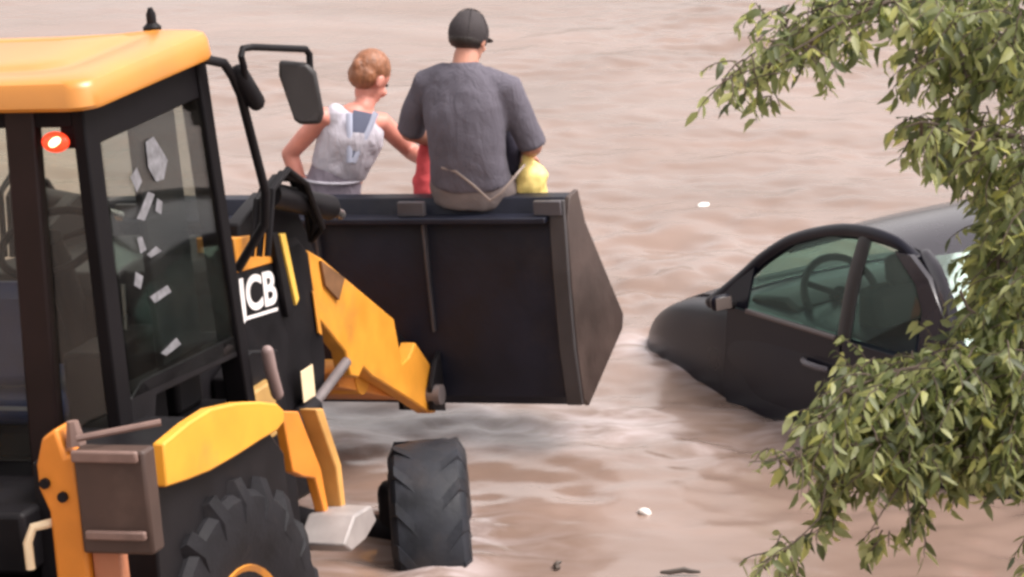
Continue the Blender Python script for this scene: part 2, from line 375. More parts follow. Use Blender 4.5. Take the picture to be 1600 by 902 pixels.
# roof: moulded shell with rounded corners, a raised rim and ribs
def roof_ring(F0, F1, Rw, rc, z, dip=0.0):
    pts = []
    for cx, cy, a0 in ((F1 - rc, Rw - rc, 0), (F0 + rc, Rw - rc, 90), (F0 + rc, -Rw + rc, 180), (F1 - rc, -Rw + rc, 270)):
        for k in range(7):
            g = R(a0 + 15 * k); pts.append((cx + rc * math.cos(g), cy + rc * math.sin(g)))
    full = []
    for i in range(len(pts)):
        p, q = pts[i], pts[(i + 1) % len(pts)]
        full.append(p)
        if i % 7 == 6:
            for k in range(1, 6): full.append((p[0] + (q[0] - p[0]) * k / 6, p[1] + (q[1] - p[1]) * k / 6))
    return [V(a, b, z - dip * max(0, 1 - (b / Rw) ** 2) * (0.35 + 0.65 * max(0, (a - F0) / (F1 - F0)))) for a, b in full]
mb = MB()
mb.loft([roof_ring(-.14, .80, .78, .10, 2.715), roof_ring(-.195, .85, .825, .09, 2.712), roof_ring(-.205, .857, .83, .09, 2.725), roof_ring(-.195, .85, .823, .09, 2.785, .008), roof_ring(-.185, .842, .814, .09, 2.806, .012),
         roof_ring(-.165, .825, .795, .09, 2.815, .018), roof_ring(-.06, .76, .70, .10, 2.832, .035), roof_ring(-.035, .74, .68, .10, 2.824, .04), roof_ring(.02, .69, .61, .10, 2.824, .045), roof_ring(.045, .67, .585, .1, 2.834, .045), roof_ring(.12, .58, .4, .1, 2.838, .045)])
roof = part('roof', mb, mat('roof_yellow', (0.60, 0.236, 0.028), 0.42, var=0.10, scale=3, coat=0.7, dirt=(0.36, 0.17, 0.06), dirt_amt=0.15), bevel=0)
MATS['roof_yellow'].node_tree.nodes['Principled BSDF'].inputs['Coat Roughness'].default_value = 0.28
mb = MB().lathe([(0, .03), (.03, .034), (.045, .018), (.075, .018), (.10, .008)], V(.80, .60, 2.80), axis=(0, 0, 1), n=16, up=(1, 0, 0))
part('beacon', mb, black, roof, 0)

# cab frame
CR = .765
def pillar(name, p0, p1, w, d, m=blackmatte, bev=.008):
    a, b = Vector(p0), Vector(p1)
    r_ = MB(); q = []
    for p in (a, b):
        for i, j in ((-1, -1), (1, -1), (1, 1), (-1, 1)): q.append((p.x + i * w / 2, -(p.y + j * d / 2), p.z))
    r_.add(q, [(0, 1, 2, 3), (7, 6, 5, 4), (0, 1, 5, 4), (1, 2, 6, 5), (2, 3, 7, 6), (3, 0, 4, 7)])
    return part(name, r_, m, bevel=bev)
for sgn in (1, -1):
    pillar('rear_pillar', (-.05, sgn * (CR - .022), 1.35), (-.08, sgn * (CR - .022), 2.72), .11, .05)
    pillar('front_pillar', (.95, sgn * (CR - .03), 1.35), (.805, sgn * (CR - .03), 2.72), .075, .09)
pillar('rear_window_post', (-.11, .475, 1.40), (-.11, .525, 2.712), .06, .115, mat('post_maroon', (0.017, 0.0095, 0.0095), .5, var=.2, spec=.25), .01)
pillar('rear_window_post', (-.11, -.525, 1.40), (-.11, -.525, 2.712), .06, .10, MATS['post_maroon'], .01)
part('header_rail', bx(MB(), -.12, .80, CR - .10, CR + .002, 2.57, 2.714), blackmatte)
part('header_rail', bx(MB(), -.12, .80, -CR - .002, -CR + .10, 2.57, 2.714), blackmatte)
part('rear_header', bx(MB(), -.13, -.05, -.72, .72, 2.645, 2.714), blackmatte)
part('front_header', bx(MB(), .74, .815, -.72, .72, 2.61, 2.714), blackmatte)
mb = MB(); bx(mb, -.13, .97, -CR, CR, 1.16, 1.40); part('cab_floor', mb, black, bevel=.015)
mb = MB(); mb.prism([(-.01, 1.40), (.12, 1.40), (.20, 1.62), (.9, 1.58), (.93, 1.40), (.95, 1.40), (.93, 1.66), (.10, 1.70), (0, 1.66)], CR - .05, CR, fz)
part('door_lower_panel', mb, black)
mb = MB(); mb.prism([(-.1, 1.40), (.93, 1.40), (.91, 1.68), (-.1, 1.72)], -CR, -CR + .05, fz); part('door_lower_panel', mb, black)
pillar('door_post', (.515, CR - .05, 1.68), (.475, CR - .05, 2.60), .34, .03, mat('inner_trim', (0.0085, 0.0085, 0.011), .7, var=.2))
# glass panes
def pane(name, quad, m, th=.006, nrm=(0, 1, 0)):
    q = [Vector(p) for p in quad]; n = (q[1] - q[0]).cross(q[3] - q[0]).normalized() * th
    mb = MB().add([p for p in q] + [p + n for p in q], [(0, 1, 2, 3), (7, 6, 5, 4), (0, 1, 5, 4), (1, 2, 6, 5), (2, 3, 7, 6), (3, 0, 4, 7)])
    return part(name, mb, m, bevel=0, smooth=0)
dg = pane('door_glass', [V(.01, CR - .006, 1.66), V(.93, CR - .006, 1.60), V(.80, CR - .006, 2.58), V(-.01, CR - .006, 2.58)], cabglass_dark)
pane('side_glass', [V(.01, -CR + .01, 1.68), V(.90, -CR + .01, 1.66), V(.78, -CR + .01, 2.58), V(-.01, -CR + .01, 2.58)], cabglass)
pane('rear_window', [V(-.10, .53, 1.46), V(-.10, .72, 1.46), V(-.10, .72, 2.65), V(-.10, .575, 2.65)], cabglass)
pane('rear_window', [V(-.10, -.48, 1.46), V(-.10, .42, 1.46), V(-.10, .47, 2.65), V(-.10, -.48, 2.65)], cabglass)
pane('rear_window', [V(-.10, -.69, 1.46), V(-.10, -.575, 1.46), V(-.10, -.575, 2.65), V(-.10, -.69, 2.65)], cabglass)
pane('windscreen', [V(.955, -.69, 1.66), V(.955, .69, 1.66), V(.80, .69, 2.62), V(.80, -.69, 2.62)], cabglass)
# sky and tree reflections in the door glass, made as flat pale patches
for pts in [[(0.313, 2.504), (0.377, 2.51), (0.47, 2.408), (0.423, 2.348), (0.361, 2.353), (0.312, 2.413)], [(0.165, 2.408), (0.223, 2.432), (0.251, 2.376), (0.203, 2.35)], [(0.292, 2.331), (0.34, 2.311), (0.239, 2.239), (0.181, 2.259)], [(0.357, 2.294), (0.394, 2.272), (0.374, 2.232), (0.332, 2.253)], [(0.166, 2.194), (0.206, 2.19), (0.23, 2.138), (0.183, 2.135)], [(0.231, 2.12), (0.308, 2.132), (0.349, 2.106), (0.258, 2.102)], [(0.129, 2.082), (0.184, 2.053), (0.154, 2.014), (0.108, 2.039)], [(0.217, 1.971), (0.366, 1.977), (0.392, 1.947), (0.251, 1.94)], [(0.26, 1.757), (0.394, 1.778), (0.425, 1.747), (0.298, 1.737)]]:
    part('painted_reflection', MB().prism(pts, CR + .0025, CR + .004, fz), greyreflection, dg, 0, 0)
# light inside the rear window, lit
lp = part('rear_lamp', MB().ball(V(-.150, .660, 2.600), (.028, .052, .036), 18), redlens, bevel=0)
part('bulb', MB().ball(V(-.172, .668, 2.604), (.012, .026, .015), 12, Matrix.Rotation(R(-30), 3, 'X')), bulb, lp, 0)
# interior
st = part('operator_seat', bx(MB(), .10, .52, -.02, .44, 1.52, 1.66), navy, bevel=.05)
part('seat_base', bx(MB(), .15, .46, .05, .38, 1.40, 1.52), blackmatte, st)
part('backrest', bx(MB(), .06, .18, .0, .42, 1.67, 2.05), navy, st, .05)
part('trim_line', bx(MB(), .095, .10, .02, .40, 1.585, 1.60), mat('seat_trim', (.22, .23, .28), .5), st, .001)
mb = MB(); c = Vector(V(.60, .20, 2.08)); ax = Vector((-.45, 0, .9)).normalized(); e1 = Vector((0, 1, 0)); e2 = ax.cross(e1)
ring = [c + (e1 * math.cos(2 * math.pi * k / 28) + e2 * math.sin(2 * math.pi * k / 28)) * .19 for k in range(29)]
mb.tube(ring, .016, 8)
for g in (90, 210, 330): mb.tube([c, c + (e1 * math.cos(R(g)) + e2 * math.sin(R(g))) * .185], .012, 6)
mb.tube([c + ax * .02, c - ax * .1], .05, 12)
sw = part('steering_wheel', mb, blackmatte, bevel=0)
part('steering_column', MB().tube([c - ax * .08, V(.74, .20, 1.75), V(.80, .20, 1.40)], .055, 10), blackmatte, sw, 0)
part('dashboard', MB().prism([(.70, 1.40), (.92, 1.40), (.90, 1.88), (.80, 1.93), (.72, 1.86)], -.55, .60, fz), black, bevel=.02)
for rr in (.52, -.52):
    lv = part('control_console', bx(MB(), .15, .60, rr - .09, rr + .09, 1.40, 1.78), blackmatte, bevel=.02)
    part('lever', MB().tube([V(.5, rr, 1.77), V(.52, rr, 1.95)], .010, 8), steel, lv, 0)
    part('knob', MB().ball(V(.52, rr, 1.97), .026, 12), blackmatte, lv, 0)

# handrail and mirror
rail = part('mirror_rail', MB().tube([V(.80, .70, 2.69), V(.77, .80, 2.715), V(.84, .85, 2.685), V(.90, .85, 2.63), V(.955, .85, 2.55), V(1.03, .85, 2.33), V(1.09, .85, 2.157), V(1.12, .82, 2.03), V(1.10, .70, 1.86)], .018, 10), black, bevel=0)
part('rail_clamp', MB().tube([V(.93, .865, 2.63), V(.985, .895, 2.515)], .034, 10, dome=True), black, rail, 0)
part('mirror_arm', MB().tube([V(.935, .885, 2.60), V(.90, .90, 2.66), V(.885, .90, 2.70), V(.905, .90, 2.725), V(.95, .92, 2.722), V(1.15, .96, 2.68), V(1.27, .985, 2.655), V(1.30, .985, 2.63), V(1.29, .985, 2.54), V(1.285, .985, 2.47)], .013, 10), black, rail, 0)
mb = MB()
mc = m2w(1.262, .965, 2.505)
mq = [(-.105, .125), (.018, .115), (.055, .075), (.088, -.10), (.075, -.145), (-.015, -.15), (-.04, -.13), (-.105, .06)]
# the mirror head faces back along the cab
def mirx(p):
    p = [k * .86 for k in p]
    q = LM.inverted() @ (mc + Vector((1, -.10, 0)).normalized() * p[0] + Vector((0, 0.1, 1)).normalized() * p[2] + Vector((.10, 1, 0)).normalized() * p[1])
    return q
mir = MB().prism(mq, -.022, .022).build('mirror', mirrorglass, rail, 40, .012, xf=mirx)
MB().prism([(a * .86 - .002, b * .88) for a, b in mq], -.0255, -.0225).build('mirror_glass', mat('mirror_face', (.05, .045, .045), .25, metal=.3, var=.1), mir, 0, 0, xf=mirx)

# bonnet with side decal
mb = MB().prism([(.96, 1.0), (2.30, 1.0), (2.38, 1.2), (2.36, 1.62), (2.22, 1.74), (.96, 1.88)], -.46, .46, fz)
bonnet = part('bonnet', mb, black, bevel=.04)
part('bonnet_edge', MB().prism([(1.60, 1.728), (1.935, 1.690), (1.945, 1.81), (1.60, 1.868)], .30, .4655, fz), yellow_dirty, bonnet, .006)
part('side_panel', MB().prism([(1.0, 1.05), (2.30, 1.05), (2.345, 1.2), (2.335, 1.60), (2.20, 1.71), (1.95, 1.70), (1.92, 1.685), (1.60, 1.725), (1.0, 1.80)], .461, .466, fz), black, bonnet, .001, 0)
part('side_panel', MB().prism([(1.0, 1.05), (2.30, 1.05), (2.345, 1.2), (2.335, 1.60), (2.20, 1.71), (1.95, 1.765), (1.92, 1.70), (1.60, 1.735), (1.0, 1.80)], -.466, -.461, fz), black, bonnet, .001, 0)
part('grille_strip', MB().prism([(1.955, 1.80), (2.005, 1.795), (2.075, 1.51), (2.04, 1.49)], .467, .50, fz), mat('strip_yellow', (.74, .46, .08), .45, var=.1), bonnet, .004)
part('dark_strip', MB().prism([(1.90, 1.82), (1.953, 1.81), (2.037, 1.48), (1.97, 1.46)], .467, .492, fz), black, bonnet, .004)
cu = bpy.data.curves.new('letters', 'FONT'); cu.body = 'JCB'; cu.size = 1.0; cu.extrude = 0.01; cu.align_x = 'LEFT'; cu.offset = 0.03
tobj = bpy.data.objects.new('tmp', cu); col.objects.link(tobj)
dg_ = bpy.context.evaluated_depsgraph_get(); tm = bpy.data.meshes.new_from_object(tobj.evaluated_get(dg_)); bpy.data.objects.remove(tobj, do_unlink=True)
xmax = max(v.co.x for v in tm.vertices); ymax = max(v.co.y for v in tm.vertices)
for v in tm.vertices:
    x, y, z = v.co.x / xmax, v.co.y / ymax, v.co.z
    F = 1.585 + .345 * x; Z = 1.560 + .135 * y - .12 * (F - 1.7)
    v.co = V(F + .0 * y, .469 + z * .1, Z)
tm.materials.clear(); tm.materials.append(white)
lo = bpy.data.objects.new('lettering', tm); col.objects.link(lo); lo.parent = bonnet
part('underline', MB().prism([(1.62, 1.548), (1.925, 1.512), (1.925, 1.499), (1.62, 1.535)], .4665, .470, fz), white, bonnet, 0, 0)
part('cream_label', bx(MB(), 2.0, 2.12, .505, .51, 1.10, 1.23), cream, bonnet, .002)
part('headlight', bx(MB(), 2.36, 2.40, .15, .40, 1.30, 1.45), lensclear, bonnet)
part('headlight', bx(MB(), 2.36, 2.40, -.40, -.15, 1.30, 1.45), lensclear, bonnet)

# chassis
part('chassis', MB().prism([(-.80, .75), (2.45, .62), (2.50, .95), (1.0, 1.15), (-.80, 1.2)], -.36, .36, fz), black, bevel=.02)
part('front_axle', MB().tube([V(2.25, -.80, .50), V(2.25, -.4, .50), V(2.25, 0, .55), V(2.25, .4, .50), V(2.25, .80, .50)], [.06, .075, .11, .075, .06], 12), black, bevel=0)
part('rear_axle', MB().tube([V(0, -.85, .71), V(0, -.25, .71), V(0, 0, .71), V(0, .25, .71), V(0, .85, .71)], [.13, .14, .22, .14, .13], 14), black, bevel=0)
part('fuel_tank', bx(MB(), .42, 1.25, .38, .80, .78, 1.15), black, bevel=.03)
part('battery_box', bx(MB(), .42, 1.25, -.80, -.38, .78, 1.15), black, bevel=.03)

# wheels
def wheel(F, Rr, Z, rad, wid, rimr, sgn, rimm, tyrem, lugs, lug_h, steer=0.0):
    # local axis outwards = -y * sgn in loader space
    rot = Matrix.Rotation(steer, 3, 'Z')
    ax = rot @ Vector((0, -sgn, 0)); c = Vector(V(F, Rr, Z)); fwd = rot @ Vector((1, 0, 0))
    w = wid / 2
    up = Vector((0, 0, 1))
    mb = MB().lathe([(-w * .7, rimr * .45), (w * .35, rimr * .42), (w * .30, rimr * .62), (w * .55, rimr * .80), (w * .80, rimr * .96), (w * .86, rimr * 1.02), (w * .80, rimr * 1.03), (w * .5, rimr * .97), (-w * .6, rimr * .97), (-w * .86, rimr * 1.02), (-w * .8, rimr * .9), (-w * .4, rimr * .8)], c, ax, 44, up)
    wh = part('wheel', mb, rimm, bevel=0, smooth=35)
    hub = MB().lathe([(w * .2, rimr * .42), (w * .62, rimr * .40), (w * .78, rimr * .30), (w * .95, rimr * .26), (w * 1.0, rimr * .1)], c, ax, 28, up)
    for k in range(8):
        g = 2 * math.pi * k / 8; q = c + ax * (w * .36) + (up * math.cos(g) + ax.cross(up) * math.sin(g)) * rimr * .53
        hub.tube([q, q + ax * .045], .018, 6)
    part('hub', hub, rimm, wh, 0, 35)
    prof = [(-w * .80, rimr), (-w * .95, rimr + (rad - rimr) * .25), (-w, rimr + (rad - rimr) * .55), (-w * .93, rad - .035), (-w * .80, rad - .012), (-w * .4, rad), (0, rad + .002), (w * .4, rad), (w * .80, rad - .012), (w * .93, rad - .035), (w, rimr + (rad - rimr) * .55), (w * .95, rimr + (rad - rimr) * .25), (w * .80, rimr)]
    ty = MB().lathe(prof, c, ax, 56, up)
    for k in range(lugs):
        for side in (-1, 1):
            g0 = 2 * math.pi * (k + (.5 if side > 0 else 0)) / lugs
            ps = []
            for o_, dg2 in ((.02, 0.0), (.45, .55), (.82, 1.0), (1.0, 1.12)):
                g = g0 + dg2 * 2 * math.pi / lugs * .85
                rr_ = rad + (lug_h if o_ < .9 else -.055)
                d = up * math.cos(g) + fwd * math.sin(g)
                ps.append((c + ax * (side * w * o_) + d * rr_, d, fwd * math.cos(g) - up * math.sin(g)))
            rings = []
            hw = rad * math.pi / lugs * .30
            for q, d, t in ps:
                rings.append([q - t * hw * 1.25 - d * (lug_h + .03), q - t * hw, q + t * hw, q + t * hw * 1.25 - d * (lug_h + .03)])
            ty.loft(rings)
    part('tyre', ty, tyrem, wh, 0, 30)
    return wh
rimy = mat('rim_yellow', (.66, .26, .03), .5, var=.15, dirt=MUD, dirt_amt=.25)
for sgn in (1, -1):
    wheel(.07, sgn * .905, .645, .66, .40, .375, sgn, rimy, rubber, 20, .035)
    wh = wheel(2.25, sgn * .91, .435, .435, .315, .24, sgn, mat('rim_dark', (.03, .026, .026), .5), rubber_grey, 15, .0015, R(21))
    part('kingpin', MB().tube([V(2.25, sgn * .74, .36), V(2.25, sgn * .74, .66)], .055, 12, dome=True), black, bevel=0)
# rear fenders
for sgn in (1, -1):
    prof = [(-.47, 1.47), (-.445, 1.625), (-.07, 1.645), (.18, 1.60), (.30, 1.575), (.50, 1.508), (.53, 1.44), (.36, 1.385), (.10, 1.40), (-.18, 1.425)]
    outer = [(-.47, 1.485), (-.455, 1.632), (-.25, 1.648), (-.07, 1.648), (.15, 1.61), (.33, 1.565), (.47, 1.52), (.525, 1.48), (.52, 1.44), (.45, 1.425), (.30, 1.43), (.10, 1.432), (-.12, 1.44), (-.30, 1.46)]
    fe = part('fender', MB().prism(outer, sgn * 1.055, sgn * 1.10, fz), yellow, bevel=.008)
    part('fender_liner', MB().prism([(-.46, 1.56), (-.2, 1.59), (.1, 1.57), (.42, 1.48), (.60, 1.30), (.60, 1.10), (-.50, 1.10)], sgn * .60, sgn * 1.05, fz), black, fe, .01)
# access steps
for sgn in (1, -1):
    stp = part('step', MB().prism([(.78, .90), (.90, .98), (1.06, .97), (1.10, .90), (.98, .86), (.84, .855)], sgn * .98, sgn * 1.17, lambda a, b, t: (a, -t, b + .0)), chrome, bevel=.01)
    part('step_bracket', MB().prism([(.66, 1.44), (.80, 1.40), (.95, 1.14), (.985, .96), (.945, .96), (.89, 1.12), (.79, 1.155), (.70, 1.20)], sgn * .99, sgn * 1.03, fz), orange, stp, .006)
    part('step_bracket', MB().prism([(.885, 1.385), (.955, 1.37), (1.07, 1.12), (1.075, .96), (1.03, .96), (1.02, 1.12)], sgn * .99, sgn * 1.06, fz), mat('bracket_ochre', (.52, .27, .07), .5, var=.2), stp, .006)
    part('grab_handle', MB().tube([V(.99, sgn * .84, 1.575), V(1.005, sgn * .84, 1.50), V(1.04, sgn * .84, 1.40)], .024, 10, dome=True), mat('handle_pinkish', (.24, .17, .16), .5), bevel=0)
part('side_valve_block', bx(MB(), 1.30, 1.55, .47, .60, 1.10, 1.32), mat('ochre_paint', (.42, .25, .08), .5, var=.2), bevel=.01)

# loader tower, arms and rams
for sgn in (1, -1):
    part('loader_tower', MB().prism([(1.25, .95), (1.75, .95), (1.70, 1.40), (1.45, 1.46), (1.25, 1.40)], sgn * .475, sgn * .56, fz), black, bevel=.01)
    arm = part('loader_arm', MB().prism([(2.27, 1.665), (2.40, 1.60), (3.09, 1.175), (3.135, .965), (3.22, .975), (3.30, 1.02), (3.47, .86), (3.465, .66), (3.40, .675), (3.12, .83), (2.80, 1.00), (2.72, 1.06), (2.66, 1.03), (2.58, 1.06), (2.55, 1.17), (2.30, 1.38)], sgn * .40, sgn * .47, fz), mat('arm_yellow', (.66, .275, .028), .48, var=.14, scale=6, dirt=(.33, .15, .05), dirt_amt=.28), bevel=.008)
    part('arm_cover', MB().prism([(2.36, 1.60), (2.58, 1.475), (2.50, 1.40), (2.38, 1.49)], sgn * .471, sgn * .485, fz), mat('rust_brown', (.16, .075, .03), .6, var=.3, scale=12), arm, .003)
    part('edge_strip', MB().prism([(2.26, 1.50), (2.295, 1.48), (2.31, 1.30), (2.275, 1.32)], sgn * .471, sgn * .48, fz), yellow_dirty, arm, .003)
    part('upper_arm', MB().prism([(1.35, 1.38), (1.60, 1.50), (1.70, 1.90), (1.98, 1.965), (2.22, 1.90), (2.40, 1.62), (2.30, 1.30), (2.10, 1.36), (2.0, 1.62), (1.85, 1.60), (1.70, 1.30)], sgn * .38, sgn * .445, fz), black, arm, .01)
    part('bucket_ram', MB().tube([V(1.82, sgn * .53, 1.99), V(2.38, sgn * .53, 1.815)], .052, 14), black, bevel=0)
    part('ram_rod', MB().tube([V(2.36, sgn * .53, 1.825), V(2.56, sgn * .50, 1.745)], .022, 10), steel, bevel=0)
    part('bucket_link', MB().prism([(2.55, 1.58), (2.66, 1.50), (3.47, .98), (3.47, .90), (2.55, 1.46)], sgn * .33, sgn * .37, fz), black, bevel=.008)
    part('lift_ram', MB().tube([V(1.55, sgn * .50, .98), V(2.10, sgn * .50, 1.06)], .045, 14), black, bevel=0)
    part('ram_rod', MB().tube([V(2.10, sgn * .50, 1.06), V(2.50, sgn * .49, 1.14)], .022, 10), wornsteel, bevel=0)
    part('pivot_pin', MB().tube([V(3.40, sgn * .37, .76), V(3.40, sgn * .53, .76)], .045, 14), wornsteel, bevel=0)
    for j in range(3):
        part('hose', MB().tube([V(1.66, sgn * (.50 + .035 * j), 1.78), V(1.72, sgn * (.52 + .035 * j), 1.99 + .02 * j), V(1.86, sgn * (.54 + .03 * j), 2.05 + .015 * j), V(2.02, sgn * (.54 + .03 * j), 2.01 - .01 * j), V(2.16, sgn * (.53 + .03 * j), 1.84 - .03 * j), V(2.20, sgn * .52, 1.72)], .014, 8), black, bevel=0)
part('cross_tube', MB().tube([V(2.86, -.40, .98), V(2.86, .40, .98)], .075, 16), MATS['arm_yellow'], bevel=0)
part('torque_plate', MB().prism([(2.62, 1.06), (3.30, .80), (3.30, .76), (2.62, 1.0)], -.40, .395, fz), mat('arm_orange', (.58, .20, .03), .5, var=.15, dirt=MUD, dirt_amt=.2), bevel=.006)

# front bucket, tilted back
BW = 1.115
bk = MB()
back = [(3.64, 1.60), (3.545, 1.60), (3.50, 1.50), (3.495, 1.25), (3.50, .95), (3.53, .72), (3.58, .672)]
inner = [(3.62, .715), (3.565, .75), (3.535, .96), (3.53, 1.25), (3.535, 1.48), (3.57, 1.565), (3.64, 1.565)]
bk.prism(back + [(4.09, .895), (4.10, .935)] + inner, -BW, BW, fz)
bucket = part('bucket', bk, bucketm, bevel=.004, smooth=30)
for sgn in (1, -1):
    part('side_plate', MB().prism([(3.545, 1.60), (3.655, 1.61), (3.72, 1.45), (4.115, .945), (4.09, .885), (3.58, .668), (3.525, .715), (3.496, .95), (3.49, 1.25), (3.495, 1.50)], sgn * (BW + .001), sgn * (BW + .022), fz), bucketside, bucket, .004)
    part('wear_plate', MB().prism([(3.60, 1.33), (3.70, 1.24), (3.60, .95), (3.56, 1.02)], sgn * (BW + .023), sgn * (BW + .032), fz), wornsteel, bucket, .003) if False else None
    part('corner_post', MB().prism([(3.47, 1.60), (3.494, 1.60), (3.480, 1.25), (3.485, .95), (3.52, .70), (3.50, .69), (3.46, .95), (3.455, 1.25)], sgn * (BW - .05), sgn * (BW + .02), fz), mat('post_steel', (.045, .040, .042), .45, var=.2), bucket, .004)
part('top_flange', bx(MB(), 3.42, 3.53, -BW + .06, BW - .055, 1.51, 1.535), bucketm, bucket, .005)
part('cutting_edge', MB().prism([(4.06, .90), (4.115, .93), (4.12, .95), (4.06, .935)], -BW + .002, BW - .002, fz), wornsteel, bucket, .003)
for rr in (-.9, -.25, .45, 1.075):
    part('lifting_pad', MB().prism([(3.455, 1.60), (3.485, 1.60), (3.485, 1.537), (3.455, 1.537)], rr - .075, rr + .05, fz), mat('pad_grey', (.07, .063, .07), .5, var=.2), bucket, .004)
for rr in (-.62, -.02, .485):
    part('back_rib', MB().prism([(3.455, 1.50), (3.497, 1.50), (3.492, 1.25), (3.497, 1.02), (3.475, 1.02)], rr - .006, rr + .006, fz), mat('rib_steel', (.05, .045, .05), .4, var=.2), bucket, .002)
for sgn in (1, -1):
    for d in (-.09, .05):
        part('bucket_lug', MB().prism([(3.36, .70), (3.50, .66), (3.50, .93), (3.44, .90), (3.36, .80)], sgn * (.44 + d) - .012, sgn * (.44 + d) + .012, fz), black, bucket, .004)

# rear carriage, stabilizers and folded backhoe
part('rear_carriage', bx(MB(), -.90, -.62, -1.02, .78, .80, 1.20), black, bevel=.02)
part('carriage_rail', bx(MB(), -.94, -.90, -1.02, .80, 1.12, 1.20), mat('rail_bluegrey', (.03, .035, .05), .4), bevel=.006)
part('carriage_boss', MB().lathe([(0, .075), (.03, .075), (.045, .05), (.05, .02)], V(-.95, .655, 1.235), axis=(-1, 0, 0), n=24), orange, bevel=0)
part('rear_body_panel', bx(MB(), -.60, -.135, -.62, .62, 1.2, 1.42), black, bevel=.02)
for sgn in (1, -1):
    sl = part('stabilizer', MB().prism([(sgn * .835, .25), (sgn * .955, .25), (sgn * .965, 1.50), (sgn * .955, 1.70), (sgn * .925, 1.69), (sgn * .90, 1.785), (sgn * .845, 1.75), (sgn * .815, 1.66), (sgn * .815, 1.58), (sgn * .845, 1.50)], -.83, -.72, lambda a, b, t: (t, -a, b)), orange, bevel=.012)
    part('inner_leg', bx(MB(), -.80, -.74, sgn * .968, sgn * 1.07, -.02, 1.42), mat('leg_rust', (.42, .16, .08), .5, var=.2), sl, .006)
    part('foot', bx(MB(), -.93, -.63, sgn * .85, sgn * 1.15, -.04, .02), black, sl, .01)
    part('pin', MB().tube([V(-.80, sgn * .845, 1.60), V(-.845, sgn * .845, 1.60)], .018, 10), black, sl, 0)
    part('pin', MB().tube([V(-.80, sgn * .905, 1.555), V(-.845, sgn * .905, 1.555)], .018, 10), black, sl, 0)
    part('knuckle', MB().tube([V(-.79, sgn * .95, 1.72), V(-.79, sgn * .945, 1.80)], [.035, .02], 8), brownedge, sl, 0)
    sb = part('side_box', bx(MB(), -.86, -.77, sgn * .968, sgn * 1.225, 1.37, 1.72), brownbox, bevel=.012)
    part('box_rim', bx(MB(), -.885, -.862, sgn * .972, sgn * 1.21, 1.685, 1.725), brownedge, sb, .008)
    part('box_rim', bx(MB(), -.885, -.862, sgn * .995, sgn * 1.21, 1.425, 1.455), brownedge, sb, .006)
    part('top_rail', MB().tube([V(-.84, sgn * .98, 1.755), V(-.70, sgn * 1.22, 1.775)], .012, 8), brownedge, sb, 0)
    part('hook', MB().tube([V(-.80, sgn * .835, 1.455), V(-.84, sgn * .785, 1.45), V(-.85, sgn * .765, 1.40), V(-.85, sgn * .765, 1.31)], .016, 8), cream, sl, 0)
kp = part('kingpost', bx(MB(), -1.12, -.94, -.78, -.58, .75, 1.45), black, bevel=.02)
part('boom', MB().prism([(-1.25, 1.0), (-1.02, 1.0), (-.95, 1.8), (-1.02, 2.6), (-1.15, 3.1), (-1.28, 3.08), (-1.20, 2.3)], -.79, -.57, fz), MATS['arm_yellow'], kp, .012)
part('dipper', MB().prism([(-1.32, 3.12), (-1.14, 3.14), (-1.36, 1.9), (-1.55, 1.2), (-1.66, 1.25), (-1.48, 2.2)], -.76, -.60, fz), MATS['arm_yellow'], kp, .012)
part('digging_bucket', MB().prism([(-1.64, 1.26), (-1.52, 1.2), (-1.40, .95), (-1.48, .65), (-1.75, .55), (-1.70, .75), (-1.62, .95)], -.98, -.38, fz), bucketm, kp, .008)

